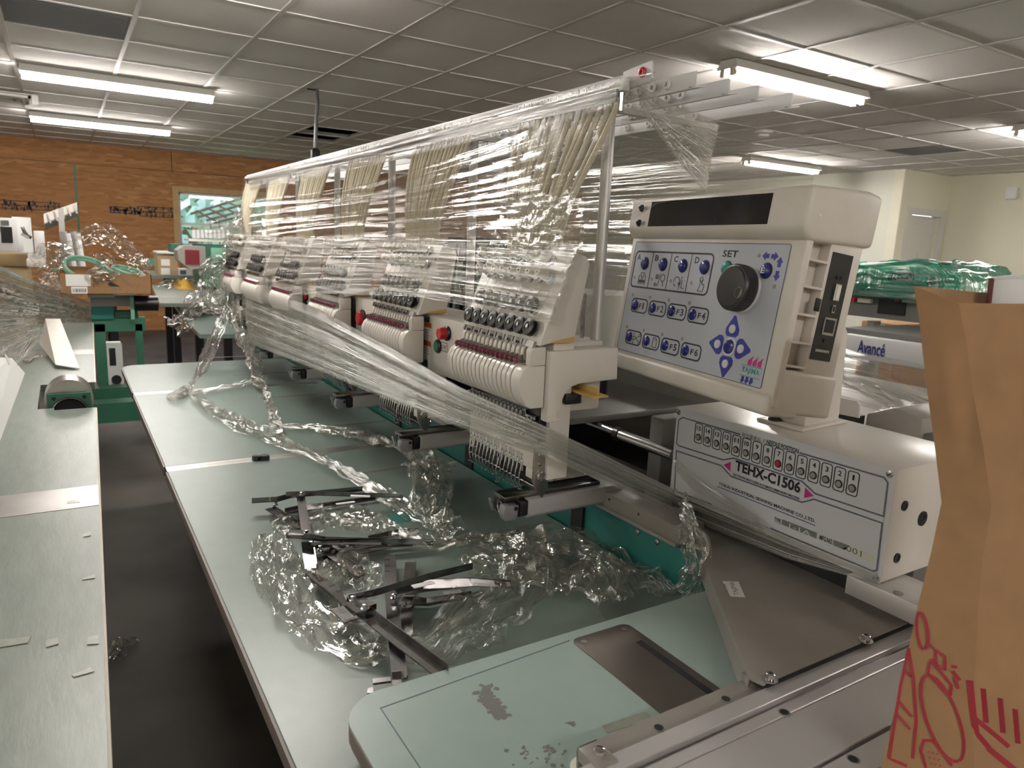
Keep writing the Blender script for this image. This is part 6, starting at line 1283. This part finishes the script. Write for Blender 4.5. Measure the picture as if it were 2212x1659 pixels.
def bag_line(pts, r, closed=False):
    P = []
    q = [(1400+x/2.724, 1150+y/2.724) for x, y in pts]; q = q+[q[0]] if closed else q
    for i in range(len(q)-1):
        for k in range(5):
            x = q[i][0]+(q[i+1][0]-q[i][0])*k/5; y = q[i][1]+(q[i+1][1]-q[i][1])*k/5; s_, v = face_uv(x, y)
            if s_ <= 1: p = bagpt(0, max(.0, s_), v)
            else:
                w_ = .5
                lo, hi = 0., 1.
                for _ in range(24):
                    w_ = (lo+hi)/2; pp_ = proj(bagpt(1, w_, v))
                    if pp_[0] < x: lo = w_
                    else: hi = w_
                p = bagpt(1, w_, v)
                # follow the row up or down to the wanted height
                dv = (y-proj(p)[1])/1100; p = bagpt(1, w_, min(1, max(0, v+dv)))
            P.append(p+(CAM-p).normalized()*.0012)
    s_, v = face_uv(*q[-1]); 
    b2 = MB(); n = len(P); vs = []
    for i in range(n):
        d = (P[min(i+1, n-1)]-P[max(i-1, 0)]).normalized(); s3 = d.cross((CAM-P[i]).normalized()).normalized(); vs += [P[i]-s3*r, P[i]+s3*r]
    b2.add(vs, [(2*i, 2*i+1, 2*i+3, 2*i+2) for i in range(n-1)]); return b2.build('red_print', 'inkred', bs_, smooth=False, recalc=False)
def ell(cx_, cy_, a, b, rot, n=16): return [(cx_+a*math.cos(t)*math.cos(rot)-b*math.sin(t)*math.sin(rot), cy_+a*math.cos(t)*math.sin(rot)+b*math.sin(t)*math.cos(rot)) for t in [6.2832*i/n for i in range(n)]]
bag_line(ell(1615, 580, 110, 33, 1.45), .0013, True); bag_line([(1655, 660), (1690, 690)], .0013)
bag_line([(1690, 690), (1750, 730), (1752, 810), (1700, 775)], .0013, True); bag_line([(1665, 745), (1790, 900), (1780, 970), (1650, 830)], .0013, True)
bag_line(ell(1735, 1095, 270, 92, 1.22, 22), .0014, True)
bag_line([(1532, 680), (1500, 800), (1420, 1330), (1555, 1387)], .0014); bag_line([(1532, 680), (1565, 870), (1582, 1110), (1555, 1387)], .0014)
bag_line([(1500, 800), (1562, 865)], .0013); bag_line([(1468, 985), (1580, 1110)], .0013); bag_line([(1455, 1060), (1568, 1185)], .0013)
bag_line([(1790, 790), (1830, 795)], .0015); bag_line([(1795, 815), (1850, 885)], .0015); bag_line([(1805, 850), (1835, 940)], .0015)
bag_line([(1640, 1387), (1610, 1290), (1625, 1225), (1680, 1225), (1760, 1330), (1800, 1387)], .0014)
for k in range(9): bag_line([(1652+26*(k % 3)+8*(k//3), 1290+34*(k//3)+6*(k % 3)), (1658+26*(k % 3)+8*(k//3), 1296+34*(k//3)+6*(k % 3))], .0012)
bag_line([(1893, 870), (1915, 1080), (1930, 1180), (2010, 1270), (2200, 1400)], .0030); bag_line([(1905, 1080), (2180, 1290)], .0024)
for x, y, y2 in ((1962, 915, 1165), (2062, 965, 1220), (2150, 1025, 1275)): bag_line([(x, y), (x+22, y2)], .0038)
fi = empty('foam_container', Dp(2190, 700, .84), label='white container with a brown rim sticking out of the paper bag', cat='container')
W3 = [Dp(x, y, t) for x, y, t in ((2142, 602, .795), (2190, 598, .785), (2250, 602, .79), (2300, 612, .80))]; W4 = [Dp(x, y, t) for x, y, t in ((2130, 700, .795), (2180, 740, .787), (2245, 750, .79), (2290, 750, .80))]
MB().grid(lambda u, v: smoothp(W3, u).lerp(smoothp(W4, u), v), 24, 12).build('wall', 'foam', fi, recalc=False)
MB().grid(lambda u, v: smoothp([W3[0], W3[0]+CF*.010+CR*.015, W3[3]+CF*.006], u).lerp(smoothp([W4[0], W4[0]+CF*.010+CR*.015, W4[3]+CF*.006], u), v), 12, 8).build('back_wall', 'brownink', fi, recalc=False)
MB().tube([smoothp(W3, i/16) for i in range(17)], .0022, 6).build('rim', 'foam', fi); MB().tube([W3[0].lerp(W4[0], i/6) for i in range(7)], .003, 6).build('torn_edge', 'brownink', fi)
# film scrap on the floor in the aisle
p = Zp(245, 1405, .0)
fs = tag(rope('floor_scrap', None, [Zp(228, 1395, .01), Zp(245, 1408, .02), Zp(272, 1416, .01)], [.10, .20, .02], 'film_loose', 90, 30, 12, .5, .012, floor_z=0), 'small scrap of clear film on the dark floor between the tables', 'film')
